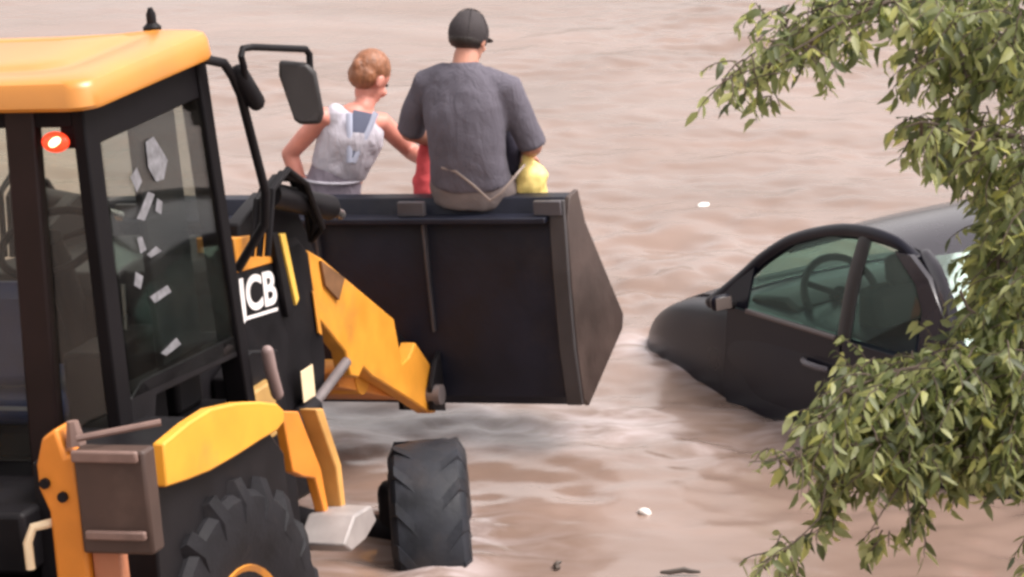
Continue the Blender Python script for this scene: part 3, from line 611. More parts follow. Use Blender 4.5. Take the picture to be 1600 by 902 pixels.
# ------------------------------------------------------------------ half-sunk car
def car():
    ch = Vector((-.474, .880, 0)).normalized()
    left = Vector((-ch.y, ch.x, 0))
    pit, rol = R(CAR_PITCH), R(CAR_ROLL)
    x = ch * math.cos(pit) - z0 * math.sin(pit)
    z = x.cross(left) ; z.normalize()
    left2 = left * math.cos(rol) + z * math.sin(rol); z2 = x.cross(left2).normalized()
    M_ = frame(Vector((0, 0, 0)), x, left2, z2)
    anchor = M_ @ Vector((3.20, .62, .60))
    M_ = Matrix.Translation(Vector(CAR_AT) - anchor) @ M_
    root = empty('car', M_)
    tag(root, 'dark hatchback car sunk to its doors in muddy water, nose pointing away from the leaves', 'car')
    P = lambda n, mb, m, par=root, bevel=0, smooth=40: mb.build(n, m, par, smooth, bevel)
    # lower body: station x, half width, belt height
    stn = [(.46, .58, .80), (.50, .66, .86), (.60, .735, .92), (.78, .765, .945), (1.0, .78, .95), (1.6, .785, .95), (2.1, .785, .945), (2.4, .78, .94), (2.62, .76, .905), (2.85, .74, .875), (3.05, .715, .815), (3.25, .665, .72), (3.40, .59, .61), (3.47, .49, .53)]
    rings = []
    for sx, w, zt in stn:
        lo = .20 if .55 < sx < 3.3 else .30
        half = [(0, lo), (w * .80, lo), (w * .95, lo + .08), (w * .99, lo + (zt - lo) * .45), (w, lo + (zt - lo) * .62), (w * .985, lo + (zt - lo) * .80), (w * .95, zt - .03), (w * .90, zt), (w * .5, zt + .022), (0, zt + .03)]
        rings.append([(sx, a, b) for a, b in half] + [(sx, -a, b) for a, b in half[-2:0:-1]])
    body = P('body', MB().loft(rings), carpaint, smooth=60)
    sm = body.modifiers.new('sub', 'SUBSURF'); sm.levels = 1; sm.render_levels = 2
    # roof shell
    rr = []
    for sx, w, zt, cr_ in ((.98, .50, 1.315, .015), (1.06, .53, 1.35, .018), (1.2, .555, 1.378, .02), (1.4, .57, 1.382, .02), (1.65, .578, 1.357, .02), (1.85, .585, 1.305, .02), (1.98, .592, 1.255, .02), (2.03, .592, 1.23, .02)):
        top = [(sx, w * math.sin(R(90 * k / 6)) if k < 6 else w, zt + cr_ * math.cos(R(90 * k / 6))) for k in range(-6, 7)]
        top = [(sx, w * k / 6, zt + cr_ * (1 - (k / 6) ** 2)) for k in range(-6, 7)]
        rr.append(top + [(sx, a * .97, b - .035) for (_, a, b) in top[::-1]])
    roofc = P('roof', MB().loft(rr), mat('car_roof_paint', (.017, .015, .022), .24, var=.1, coat=.35), smooth=50)
    def spline(pts, n=5):
        q = [Vector(p) for p in pts]; q = [q[0] * 2 - q[1]] + q + [q[-1] * 2 - q[-2]]; out = []
        for i in range(1, len(q) - 2):
            for k in range(n):
                t = k / n; out.append(.5 * (2 * q[i] + (q[i + 1] - q[i - 1]) * t + (2 * q[i - 1] - 5 * q[i] + 4 * q[i + 1] - q[i + 2]) * t * t + (3 * q[i] - q[i - 1] - 3 * q[i + 1] + q[i + 2]) * t ** 3))
        return out + [q[-2]]
    def rail(name, pts, r, ry, m=carpaint, side=(1, 0, 0)):
        for sg in (1, -1):
            w = spline([(a, sg * b, c) for a, b, c in pts]); n_ = len(w) - 1; m_ = len(pts) - 1
            ip = lambda l, i: l if not isinstance(l, list) else l[min(m_ - 1, int(i / n_ * m_))] * (1 - (i / n_ * m_ - min(m_ - 1, int(i / n_ * m_)))) + l[min(m_ - 1, int(i / n_ * m_)) + 1] * (i / n_ * m_ - min(m_ - 1, int(i / n_ * m_)))
            P(name, MB().tube(w, [ip(r, i) for i in range(n_ + 1)], 12, ry=[ip(ry, i) for i in range(n_ + 1)], side=side, dome=True), m)
    rail('front_pillar', [(2.50, .725, .925), (2.42, .715, .965), (2.27, .675, 1.07), (2.13, .635, 1.175), (1.93, .60, 1.275), (1.6, .585, 1.36), (1.35, .582, 1.385), (1.14, .58, 1.375), (1.0, .57, 1.33)], 0.026, [.030, .034, .034, .034, .034, .034, .034, .028, .012], side=(0, 1, 0))
    rail('centre_pillar', [(1.36, .745, .93), (1.37, .67, 1.17), (1.36, .592, 1.37)], .05, .016, carplastic)
    rail('tail_pillar', [(.56, .69, .92), (.68, .645, 1.13), (.85, .585, 1.27), (1.0, .535, 1.335)], [.07, .06, .05, .03], .02, mat('car_roof_paint', (.017, .015, .022), .24, var=.1, coat=.35))
    for sg in (1, -1):
        P('quarter_panel', MB().prism([(.58, .945), (.82, .945), (.845, 1.14), (.93, 1.24), (1.12, 1.345), (1.0, 1.345), (.84, 1.27), (.68, 1.13)], -.012, .012, lambda a, b, t: (a, sg * (.715 - (b - .95) * .30 + t - max(0, .7 - a) * .16), b)), MATS['car_roof_paint'])
        def win(name, poly, m=carglass):
            return P(name, MB().prism(poly, -.003, .003, lambda a, b, t: (a, sg * (.735 - (b - .95) * .325 + t), b)), m, smooth=0)
        win('front_window', [(2.16, .955), (1.41, .955), (1.41, 1.355), (1.62, 1.34), (1.88, 1.265), (2.06, 1.16), (2.16, 1.06)])
        win('rear_window', [(1.31, .955), (.83, .955), (.85, 1.14), (.93, 1.235), (1.12, 1.34), (1.31, 1.36)])
        P('sail_panel', MB().prism([(2.165, .945), (2.50, .945), (2.40, .985), (2.27, 1.065), (2.165, 1.13)], -.006, .006, lambda a, b, t: (a, sg * (.735 - (b - .95) * .325 + t), b)), carpaint)
        dr = P('door', MB().prism([(2.30, .945), (1.37, .945), (1.37, .30), (2.28, .30), (2.34, .6)], 0, .004, lambda a, b, t: (a, sg * (.786 - (max(0, b - .62)) * .10 + t), b)), carpaint, bevel=.002)
        P('handle', MB().tube([(1.46, sg * .782, .80), (1.50, sg * .800, .805), (1.60, sg * .800, .81), (1.64, sg * .782, .81)], .014, 8, dome=True), mat('handle_grey', (.10, .095, .11), .3), dr)
        P('belt_trim', MB().tube([(2.14, sg * .752, .945), (1.40, sg * .756, .945)], .012, 8), mat('trim_grey', (.085, .065, .065), .4), dr)
        rd = P('door', MB().prism([(1.355, .945), (.88, .945), (.84, .60), (.98, .30), (1.355, .30)], 0, .004, lambda a, b, t: (a, sg * (.786 - (max(0, b - .62)) * .10 + t), b)), carpaint, bevel=.002)
        P('handle', MB().tube([(.90, sg * .782, .80), (.94, sg * .800, .805), (1.04, sg * .800, .81), (1.08, sg * .782, .81)], .014, 8, dome=True), MATS['handle_grey'], rd)
        mr = P('side_mirror', MB().box((2.25, sg * .82, .98), (.05, .10, .07)), carpaint, bevel=.022)
        P('mirror_face', MB().box((2.2225, sg * .82, .98), (.004, .08, .054)), mat('mirror_pale', (.16, .13, .12), .2, var=.1), mr)
        P('mirror_foot', MB().tube([(2.26, sg * .75, .955), (2.25, sg * .80, .965)], .02, 8), carplastic, mr)
        P('headlight', MB().ball((3.20, sg * .53, .60), (.14, .08, .06), 14), lensclear)
        P('tail_light', MB().ball((.53, sg * .63, .82), (.05, .06, .10), 14), lensred)
        for wx in (2.78, .95):
            w_ = P('wheel', MB().lathe([(-.05, .18), (.04, .18), (.06, .15), (.07, .06)], (wx, sg * .66, .27), (0, sg, 0), 28), wornsteel)
            P('tyre', MB().lathe([(-.08, .18), (-.085, .25), (-.06, .275), (.06, .275), (.085, .25), (.08, .18)], (wx, sg * .66, .27), (0, sg, 0), 32), rubber, w_)
    def sheet(name, q, m, bulge):
        rows = []
        for i in range(5):
            row = []
            for j in range(9):
                s_, t_ = j / 8, i / 4
                p = (Vector(q[0]) * (1 - s_) + Vector(q[1]) * s_) * (1 - t_) + (Vector(q[3]) * (1 - s_) + Vector(q[2]) * s_) * t_
                p.x += bulge * 4 * s_ * (1 - s_); row.append(tuple(p))
            rows.append(row)
        mb = MB().loft(rows, cap=False, closed=False)
        o = P(name, mb, m); s2 = o.modifiers.new('s', 'SOLIDIFY'); s2.thickness = .005; return o
    sheet('windscreen', [(2.46, -.70, .955), (2.46, .70, .955), (2.02, .585, 1.24), (2.02, -.585, 1.24)], carglass, .10)
    sheet('rear_screen', [(.56, -.62, .955), (.56, .62, .955), (.985, .50, 1.325), (.985, -.50, 1.325)], carglass, -.05)
    rows = []
    for sx, w, zt in [(2.56, .76, .918), (2.62, .76, .905), (2.85, .74, .875), (3.05, .715, .815), (3.22, .675, .738)]:
        rows.append([(sx - .05 * (k / 6) ** 2, w * .80 * k / 6, zt + .036 - .018 * (k / 6) ** 2) for k in range(-6, 7)])
    bo = P('bonnet', MB().loft(rows, cap=False, closed=False), carpaint); bo.modifiers.new('s', 'SOLIDIFY').thickness = .02
    P('wiper', MB().tube([(2.60, .1, .955), (2.52, .45, .975)], .008, 6), carplastic)
    P('dashboard', MB().prism([(2.38, .90), (1.95, .90), (1.92, .96), (2.02, 1.0), (2.30, .975)], -.62, .62), carplastic, bevel=.02)
    for yy in (.34, -.34):
        s_ = P('seat', MB().prism([(1.32, .80), (1.56, .80), (1.50, 1.13), (1.36, 1.13)], yy - .23, yy + .23), mat('car_seat', (.012, .011, .012), .8, var=.2), bevel=.04)
        P('headrest', MB().box((1.40, yy, 1.19), (.09, .26, .14)), MATS['car_seat'], s_, bevel=.035)
    P('rear_bench', MB().prism([(.80, .80), (.95, .80), (.92, 1.06), (.84, 1.06)], -.56, .56), MATS['car_seat'], bevel=.04)
    c = Vector((1.93, .38, .985)); ax = Vector((-.85, 0, .5)).normalized(); e1 = Vector((0, 1, 0)); e2 = ax.cross(e1)
    mb = MB().tube([c + (e1 * math.cos(2 * math.pi * k / 28) + e2 * math.sin(2 * math.pi * k / 28)) * .185 for k in range(29)], .018, 8)
    for g in (90, 210, 330): mb.tube([c, c + (e1 * math.cos(R(g)) + e2 * math.sin(R(g))) * .18], .014, 6)
    mb.tube([c, c - ax * .2], .045, 10)
    P('steering_wheel', mb, carplastic)
    P('number_plate', MB().box((.45, 0, .66), (.012, .46, .11)), white, bevel=.002)
    return root
CAR_PITCH, CAR_ROLL, CAR_AT = 4.0, -3.5, (0.70, 17.95, 0.03)
car()

# ------------------------------------------------------------------ people
def flesh(name, mb, material, parent, voxel, smooth_it=6, noise=0.0, nscale=.12, xf=None):
    """one continuous surface grown over the limbs"""
    o = mb.build(name, material, None, 0, 0)
    rm = o.modifiers.new('r', 'REMESH'); rm.mode = 'VOXEL'; rm.voxel_size = voxel
    s1 = o.modifiers.new('s', 'SMOOTH'); s1.factor = 0.5; s1.iterations = smooth_it
    if noise:
        tx = bpy.data.textures.new(name + '_folds', 'CLOUDS'); tx.noise_scale = nscale; tx.noise_depth = 2
        d = o.modifiers.new('d', 'DISPLACE'); d.texture = tx; d.strength = noise; d.mid_level = .5; d.texture_coords = 'LOCAL'
        s2 = o.modifiers.new('s2', 'SMOOTH'); s2.factor = 0.5; s2.iterations = 2
    me = bpy.data.meshes.new_from_object(o.evaluated_get(bpy.context.evaluated_depsgraph_get()))
    me.name = name; old = o.data; o.modifiers.clear(); o.data = me; bpy.data.meshes.remove(old)
    me.shade_smooth(); o.name = name
    if parent: o.parent = parent
    return o

def hand(mb, wrist, tip_dir, palm_n, thumb_side, curl=35, size=1.0):
    """palm plus five unequal, bent fingers; palm_n points out of the palm"""
    d = Vector(tip_dir).normalized(); n = Vector(palm_n); n = (n - d * n.dot(d)).normalized(); sd_ = d.cross(n) * thumb_side
    w = Vector(wrist); k = size
    mb.tube([w - d * .01, w + d * .03 * k, w + d * .085 * k], [.026 * k, .036 * k, .038 * k], 12, ry=[.019 * k, .016 * k, .013 * k], side=sd_, dome=True)
    for i, (off, ln) in enumerate(((.028, .070), (.010, .079), (-.009, .074), (-.027, .058))):
        p = w + d * (.086 * k) + sd_ * off * k; pts = [p - d * .012]
        a = 0
        for seg_, part_ in ((.45, .5), (.32, 1.0), (.23, 1.0)):
            a += curl * part_; dd = d * math.cos(R(a)) + n * math.sin(R(a)); p = p + dd * ln * seg_ * k; pts.append(p)
        mb.tube(pts, [.0095 * k, .009 * k, .0082 * k, .007 * k], 8, dome=True)
    p = w + d * .025 * k + sd_ * .028 * k; pts = [p]
    for dd, ln in ((d * .55 + sd_ * .75 + n * .3, .035), (d * .85 + sd_ * .35 + n * .45, .032), (d * .9 + n * .5, .025)):
        p = p + dd.normalized() * ln * k; pts.append(p)
    mb.tube(pts, [.013 * k, .011 * k, .010 * k, .008 * k], 8, dome=True)

def headmesh(mb, c, fwd, up, s=1.0):
    f = Vector(fwd).normalized(); u = Vector(up); u = (u - f * u.dot(f)).normalized(); l = u.cross(f)
    rot = Matrix((l, f, u)).transposed()
    T = lambda a, b, d: c + l * a * s + f * b * s + u * d * s
    mb.ball(T(0, -.012, .025), (.074 * s, .092 * s, .088 * s), 20, rot)
    mb.ball(T(0, .022, -.045), (.056 * s, .064 * s, .072 * s), 16, rot)
    mb.ball(T(0, .055, -.095), (.030 * s, .026 * s, .022 * s), 12, rot)
    mb.tube([T(0, .085, .012), T(0, .106, -.022), T(0, .098, -.034)], [.008 * s, .013 * s, .011 * s], 8, dome=True)
    mb.ball(T(0, .080, -.062), (.024 * s, .012 * s, .009 * s), 10, rot)
    for sg in (1, -1):
        mb.ball(T(sg * .076, -.008, -.012), (.010 * s, .020 * s, .031 * s), 12, rot)
        mb.ball(T(sg * .036, .066, -.030), (.022 * s, .018 * s, .02 * s), 10, rot)
    return T, rot

def eyes(T, parent, s=1.0):
    for sg in (1, -1):
        MB().ball(T(sg * .031, .0725, .008), .009 * s, 10).build('eye', eyem, parent)

# man sitting on the bucket rim, back turned
seat = m2w(3.58, .665, 1.575)
man = empty('person', frame(seat, r0, hv, z0))
tag(man, 'person in grey-blue shirt and dark cap sitting on the bucket rim, back turned', 'person')
b = MB()
sp = [(0, .02, .07), (-.005, -.01, .20), (-.015, -.005, .35), (-.03, .02, .48), (-.035, .045, .57)]
b.tube(sp, [.145, .135, .140, .145, .06], 20, ry=[.095, .088, .092, .085, .05], side=(1, 0, 0), dome=True)
b.tube([(-.037, .04, .55), (-.042, .075, .63)], [.062, .054], 14, dome=True)
hT, hR = headmesh(b, Vector((-.045, .115, .69)), (.10, .93, -.36), (0, .3, 1), .96)
LS, LE, LW = Vector((-.215, .05, .505)), Vector((-.315, .10, .265)), Vector((-.20, .32, .17))
RS, RE, RW = Vector((.155, .05, .505)), Vector((.255, .09, .245)), Vector((.14, .31, .15))
for S_, E_, W_, ts in ((LS, LE, LW, 1), (RS, RE, RW, -1)):
    b.tube([S_ + Vector((0, 0, -.02)), S_.lerp(E_, .5), E_], [.045, .045, .042], 14, dome=True)
    b.tube([E_, E_.lerp(W_, .35), W_], [.043, .041, .027], 14, dome=True)
    hand(b, W_, (W_ - E_) + Vector((0, .02, -.02)), (0, 0, -1) if ts > 0 else (0, 0, -1), ts, 38)
for sg in (1, -1):
    Hp, Kn, An = Vector((sg * .095, .03, .06)), Vector((sg * .13, .37, -.17)), Vector((sg * .12, .30, -.57))
    b.tube([Hp, Hp.lerp(Kn, .5), Kn], [.085, .075, .055], 14, dome=True)
    b.tube([Kn, Kn.lerp(An, .3), An], [.054, .054, .036], 14, dome=True)
    b.tube([An + Vector((0, -.04, -.04)), An + Vector((0, .06, -.05)), An + Vector((0, .14, -.035))], [.034, .038, .026], 12, dome=True)
mbody = flesh('body', b, skin, man, .0065, 4)
eyes(hT, man)
sh = MB()
sh.tube([(0, .015, .085), (-.003, -.01, .19), (-.012, -.005, .30), (-.022, .008, .40), (-.03, .022, .475), (-.035, .036, .53), (-.038, .046, .575), (-.040, .05, .60)], [.182, .172, .176, .188, .182, .145, .088, .062], 24, ry=[.130, .122, .126, .124, .110, .095, .075, .060], side=(1, 0, 0))
for S_, E_ in ((LS, LE), (RS, RE)):
    d_ = (E_ - S_); cx_ = -.037
    sh.tube([(cx_, .042, .53), (S_.lerp(Vector((cx_, .042, .545)), .5)), S_ + Vector((0, 0, -.008)), S_.lerp(E_, .5), S_ + d_ * 1.02], [.05, .066, .070, .066, .064], 16, dome=False)
shirt_o = flesh('shirt', sh, shirt, man, .009, 9, noise=.016, nscale=.13)
so = MB()
so.tube([(0, .03, -.005), (0, .02, .06), (0, .012, .115)], [.178, .180, .170], 24, ry=[.13, .130, .120], side=(1, 0, 0))
for sg in (1, -1):
    Hp, Kn = Vector((sg * .095, .03, .06)), Vector((sg * .13, .37, -.17))
    so.tube([Hp, Hp.lerp(Kn, .5), Hp.lerp(Kn, .97)], [.102, .092, .078], 16, dome=True)
flesh('shorts', so, shorts, man, .010, 4, noise=.015, nscale=.1)
cp = MB()
f_ = Vector((.10, .93, -.36)).normalized(); u_ = Vector((0, .3, 1)); u_ = (u_ - f_ * u_.dot(f_)).normalized(); l_ = u_.cross(f_)
rows = []
for g, k in ((-22, 1.02), (-10, 1.02), (0, 1.02), (12, 1.02), (25, 1.0), (40, .98), (55, .97), (70, .96), (84, .95)):
    rows.append([hT(.087 * k * math.cos(R(g)) * math.cos(2 * math.pi * j / 24), -.012 + .104 * k * math.cos(R(g)) * math.sin(2 * math.pi * j / 24), .025 + .108 * k * math.sin(R(g))) for j in range(24)])
cp.loft(rows)
cap_o = cp.build('cap', capm, man)
vis = [[hT(.082 * math.sin(a_) * r_, -.01 + (.075 + .10 * math.cos(a_) * r_), .035 - .02 * r_ * r_) for a_ in np.linspace(-1.25, 1.25, 13)] for r_ in (.55, .75, .95)]
vo = MB().loft(vis, cap=False, closed=False).build('visor', capm, cap_o); vo.modifiers.new('s', 'SOLIDIFY').thickness = .004
MB().ball(hT(0, -.012, .130), (.010, .010, .006), 8, hR).build('button', capm, cap_o)
for k in range(6):
    a_ = 2 * math.pi * k / 6
    MB().tube([hT(.089 * math.cos(R(g)) * math.cos(a_), -.012 + .1065 * math.cos(R(g)) * math.sin(a_), .025 + .1095 * math.sin(R(g))) for g in (-15, 5, 25, 45, 65, 84)], .0022, 5).build('seam', capm, cap_o)
hb = MB(); hb.ball(hT(0, -.030, -.012), (.0765, .080, .046), 16, hR); hb.build('hair', hairdark, man)

# second person, leaning towards the man
hipw = m2w(3.80, -.089, 1.533)
wom = empty('person', frame(hipw, r0, hv, z0))
tag(wom, 'person with ginger hair and pale sleeveless top leaning over inside the bucket', 'person')
b = MB()
spn = [Vector(p) for p in ((0, 0, -.05), (.012, .0, .06), (.05, .01, .17), (.10, .025, .30), (.125, .035, .39))]
sdir = Vector((.75, .66, -.05))
b.tube(spn, [.142, .124, .126, .142, .090], 20, ry=[.105, .090, .092, .092, .06], side=sdir, dome=True)
NK = Vector((.140, .05, .42)); HC = Vector((.152, .120, .545))
b.tube([NK, HC - Vector((0, 0, .06))], [.047, .044], 12, dome=True)
wf = (.34, .74, -.58); wu = (.15, .3, 1)
wT, wR = headmesh(b, HC, wf, wu, 1.05)
LS, LE, LW = Vector((.005, -.07, .400)), Vector((-.165, -.055, .215)), Vector((-.085, -.08, .035))
RS, RE, RW = Vector((.205, .115, .350)), Vector((.285, .27, .19)), Vector((.43, .12, .185))
for S_, E_, W_, ts, pn, crl in ((LS, LE, LW, 1, (.6, .2, -.7), 30), (RS, RE, RW, 1, (.2, -.9, 0), 48)):
    b.tube([S_.lerp(spn[4], .5) + Vector((0, 0, -.02)), S_, S_.lerp(E_, .5), E_], [.055, .047, .043, .037], 14, dome=True)
    b.tube([E_, E_.lerp(W_, .35), W_], [.038, .037, .024], 14, dome=True)
    hand(b, W_, (W_ - E_), pn, ts, crl, .95)
for sg in (1, -1):
    Hp = Vector((sg * .085, sg * .04, -.08)); Kn = Vector((sg * .10 + .03, .16 + sg * .05, -.40)); An = Vector((sg * .10, .02 + sg * .05, -.665))
    b.tube([Hp, Hp.lerp(Kn, .5), Kn], [.080, .070, .05], 14, dome=True)
    b.tube([Kn, Kn.lerp(An, .3), An], [.05, .05, .034], 14, dome=True)
    b.tube([An + Vector((0, -.03, -.03)), An + Vector((.02, .06, -.035)), An + Vector((.03, .13, -.025))], [.03, .035, .025], 12, dome=True)
flesh('body', b, skin2, wom, .0065, 4)
eyes(wT, wom, .95)
tp = MB()
tp.tube([spn[2] + Vector((-.012, 0, -.03)), spn[2] + Vector((.01, 0, .02)), spn[3], spn[3] + Vector((.012, .005, .05)), spn[4] + Vector((.008, 0, .02))], [.133, .138, .155, .140, .078], 22, ry=[.100, .104, .108, .096, .058], side=sdir)
tp.ball(LS + Vector((.045, .03, -.005)), (.05, .06, .06), 12)
top_o = flesh('tank_top', tp, topm, wom, .009, 4, noise=.016, nscale=.09)
n_ = Vector((.66, -.75, 0)).normalized()
def backpts(off, z0_, z1_, k0, k1):
    out = []
    for k in range(7):
        t_ = k / 6; q = spn[2].lerp(spn[4], z0_ + (z1_ - z0_) * t_) + Vector((0, 0, .03 * t_))
        out.append(q + n_ * (.113 - .032 * (z0_ + (z1_ - z0_) * t_) ** 2) + sdir * (off * (k0 + (k1 - k0) * t_)))
    return out
for off in (-.062, .052): MB().tube(backpts(off, .15, 1.0, .12, 1.1), .015, 8, ry=.006, side=sdir).build('strap', mat('strap_pale_blue', (.50, .54, .68), .8, var=.06), wom)
MB().tube(backpts(-.004, .25, 1.02, 1, 1), [.006, .016, .028, .036, .042, .046, .046], 10, ry=.005, side=sdir).build('back_panel', mat('panel_blue_grey', (.15, .17, .25), .85, var=.15), wom)
lg = MB()
lg.tube([(0, 0, -.10), (.003, 0, -.02), (.012, 0, .06), (.03, .004, .115), (.045, .008, .165)], [.150, .150, .134, .126, .122], 22, ry=[.115, .115, .104, .10, .098], side=sdir)
for sg in (1, -1):
    Hp = Vector((sg * .085, sg * .04, -.08)); Kn = Vector((sg * .10 + .03, .16 + sg * .05, -.40)); An = Vector((sg * .10, .02 + sg * .05, -.60))
    lg.tube([Hp, Hp.lerp(Kn, .5), Kn, An], [.09, .08, .06, .045], 16, dome=True)
flesh('trousers', lg, trackm, wom, .010, 4, noise=.012, nscale=.1)
MB().tube([spn[1] + Vector((.004, 0, .045)) + (sdir.normalized() * .132 * math.cos(2 * math.pi * k / 24) + Vector((-.66, .75, 0)) * .108 * math.sin(2 * math.pi * k / 24)) for k in range(25)], .007, 8).build('belt', topm, wom)
hr = MB()
hr.ball(wT(0, -.020, .036), (.083, .094, .090), 20, wR); hr.ball(wT(0, -.045, -.005), (.077, .066, .070), 16, wR)
hr.ball(wT(.0, -.098, .012), (.030, .026, .030), 12, wR)
flesh('hair', hr, hairm, wom, .006, 2, noise=.006, nscale=.02)

# things the two are handling
def blob(name, pts, r, material, label, cat, noise, parent=None, voxel=.010, ns=.06):
    mb = MB().tube(pts, r[0], 18, ry=r[1], side=(r0.x, r0.y, 0), dome=True)
    o = flesh(name, mb, material, None, voxel, 3, noise=noise, nscale=ns)
    return tag(o, label, cat) if label else o
def on(px, py, F):
    """point at plane F of the loader behind a given photo pixel"""
    o = Vector((0, 0, CAM_H)); d = at(px, py, 1) - o
    t = (F - (o - P0).dot(hv)) / d.dot(hv); return o + d * t
pt = [on(668, 215, 3.80), on(664, 250, 3.80), on(664, 285, 3.78), on(664, 325, 3.75)]
blob('red_cloth', pt, ([.030, .040, .050, .050], [.03, .04, .045, .05]), redm, 'red cloth bundle held between the two people', 'cloth', .03)
pt = [on(822, 330, 3.70), on(828, 300, 3.70), on(832, 270, 3.70), on(825, 246, 3.70)]
yb = blob('yellow_bag', pt, ([.06, .078, .068, .022], [.05, .07, .06, .02]), yellowbag, 'crumpled yellow plastic bag beside the seated person', 'bag', .035)
pt = [on(800, 262, 3.72), on(800, 235, 3.74), on(797, 208, 3.76)]
blob('dark_bundle', pt, ([.035, .042, .03], [.04, .05, .035]), mat('navy_cloth', (.022, .018, .035), .85, var=.2), "dark navy bundle clutched under the seated person's arm beside the yellow bag", 'bundle', .02)
pts = [on(*q) for q in ((690, 262, 3.47), (712, 268, 3.455), (740, 290, 3.45), (766, 314, 3.45), (785, 300, 3.46), (806, 274, 3.50), (820, 258, 3.60))]
MB().tube(pts, .006, 8, ry=.004).build('carry_strap', ropem, yb)

# ------------------------------------------------------------------ overhanging tree
trng = random.Random(21)
TRUNK = Vector((1.92, 11.0, -.7))
tree = empty('tree', Matrix.Translation(TRUNK))
tag(tree, 'leafy green tree overhanging the flood in front of the sunken car', 'tree')
def twig_mb(pts, r0_, r1_): 
    n = len(pts); return MB().tube([Vector(p) - TRUNK for p in pts], [r1_ + (r0_ - r1_) * (1 - i / (n - 1)) ** 1.6 for i in range(n)], 7)
trunk_pts = [TRUNK, Vector((1.90, 11.0, .4)), Vector((1.80, 11.05, 1.4)), Vector((1.84, 11.1, 2.4)), Vector((1.98, 11.2, 3.4)), Vector((2.0, 11.2, 4.3)), Vector((1.9, 11.3, 5.2))]
twig_mb(trunk_pts, .11, .05).build('trunk', bark, tree)
leaves = []    # (position, direction, normal, size)
def leaf_at(p, d, sc):
    d = d.normalized(); n = Vector((trng.uniform(-1, 1), trng.uniform(-1, .4), trng.uniform(.1, 1.2)))
    n = (n - d * n.dot(d));
    if n.length < .05: n = d.orthogonal()
    leaves.append((p, d, n.normalized(), sc * trng.uniform(.45, 1.1)))
def twig(p0, d0, length, nleaf, droop=.5, sc=1.0, spread=1.0):
    """one thin hanging shoot with leaves in loose pairs; returns its polyline"""
    pts = [p0]; d = d0.normalized(); st_ = length / 5
    for k in range(5):
        d = (d + Vector((trng.uniform(-.25, .25), trng.uniform(-.25, .25), -droop * .28 + trng.uniform(-.12, .12)))).normalized(); pts.append(pts[-1] + d * st_)
    for k in range(nleaf):
        t = (k + .6) / nleaf * 5; i = min(4, int(t)); p = pts[i].lerp(pts[i + 1], t - i); dd = (pts[i + 1] - pts[i]).normalized()
        sdv = dd.cross(Vector((0, 0, 1))); 
        if sdv.length < .1: sdv = Vector((1, 0, 0))
        sdv = sdv.normalized() * (1 if k % 2 else -1)
        leaf_at(p, dd * .5 + sdv * .8 * spread + Vector((trng.uniform(-.5, .5), trng.uniform(-.5, .5), -.45 + trng.uniform(-.6, .35))), sc)
    return pts
twigs = MB()
def add_twig(pts, r=.004): twigs.tube([Vector(q) - TRUNK for q in pts], [r, r * .9, r * .8, r * .7, r * .6, r * .4][:len(pts)], 5)
def limb(pts, ra, rb):
    twig_mb(pts, ra, rb).build('branch', bark, tree)
DT = 11.6
# limbs: photo pixels with optical depth
limbs = [
    [(1660, -60, 11.8), (1560, -30, 11.7), (1450, -10, 11.6), (1380, 5, 11.5), (1330, 25, 11.4), (1270, 62, 11.35), (1205, 98, 11.3), (1130, 125, 11.3)],
    [(1380, 5, 11.5), (1300, 8, 11.5), (1230, 30, 11.5), (1165, 22, 11.5)],
    [(1670, 60, 11.8), (1590, 60, 11.7), (1500, 70, 11.6), (1430, 85, 11.5)],
    [(1680, 200, 11.8), (1600, 215, 11.7), (1520, 205, 11.5), (1440, 190, 11.4), (1410, 200, 11.4)],
    [(1680, 330, 11.8), (1600, 345, 11.7), (1560, 400, 11.6), (1500, 455, 11.5)],
    [(1690, 560, 11.9), (1600, 560, 11.7), (1500, 560, 11.5), (1400, 580, 11.4), (1320, 610, 11.3), (1280, 650, 11.3)],
    [(1690, 640, 11.9), (1590, 650, 11.7), (1490, 660, 11.5), (1400, 680, 11.4), (1310, 700, 11.3), (1230, 718, 11.3), (1170, 722, 11.3)],
    [(1310, 700, 11.3), (1290, 760, 11.3), (1280, 810, 11.3), (1245, 845, 11.3), (1190, 880, 11.3)],
    [(1400, 680, 11.4), (1415, 740, 11.4), (1420, 800, 11.35), (1425, 850, 11.35)],
    [(1415, 745, 11.4), (1385, 790, 11.35), (1360, 830, 11.35)],
    [(1560, 40, 11.7), (1566, 130, 11.65), (1560, 230, 11.6)],
]
for i, L_ in enumerate(limbs):
    pts = [at(*q) for q in L_]
    if i in (0, 2, 3, 4, 5, 6):
        z = pts[0].z; tp_ = min(trunk_pts, key=lambda q: abs(q.z - (z - .35))); pts = [tp_] + pts
    limb(pts, .020 if i in (0, 2, 3, 4, 5, 6) else .006, .0015)
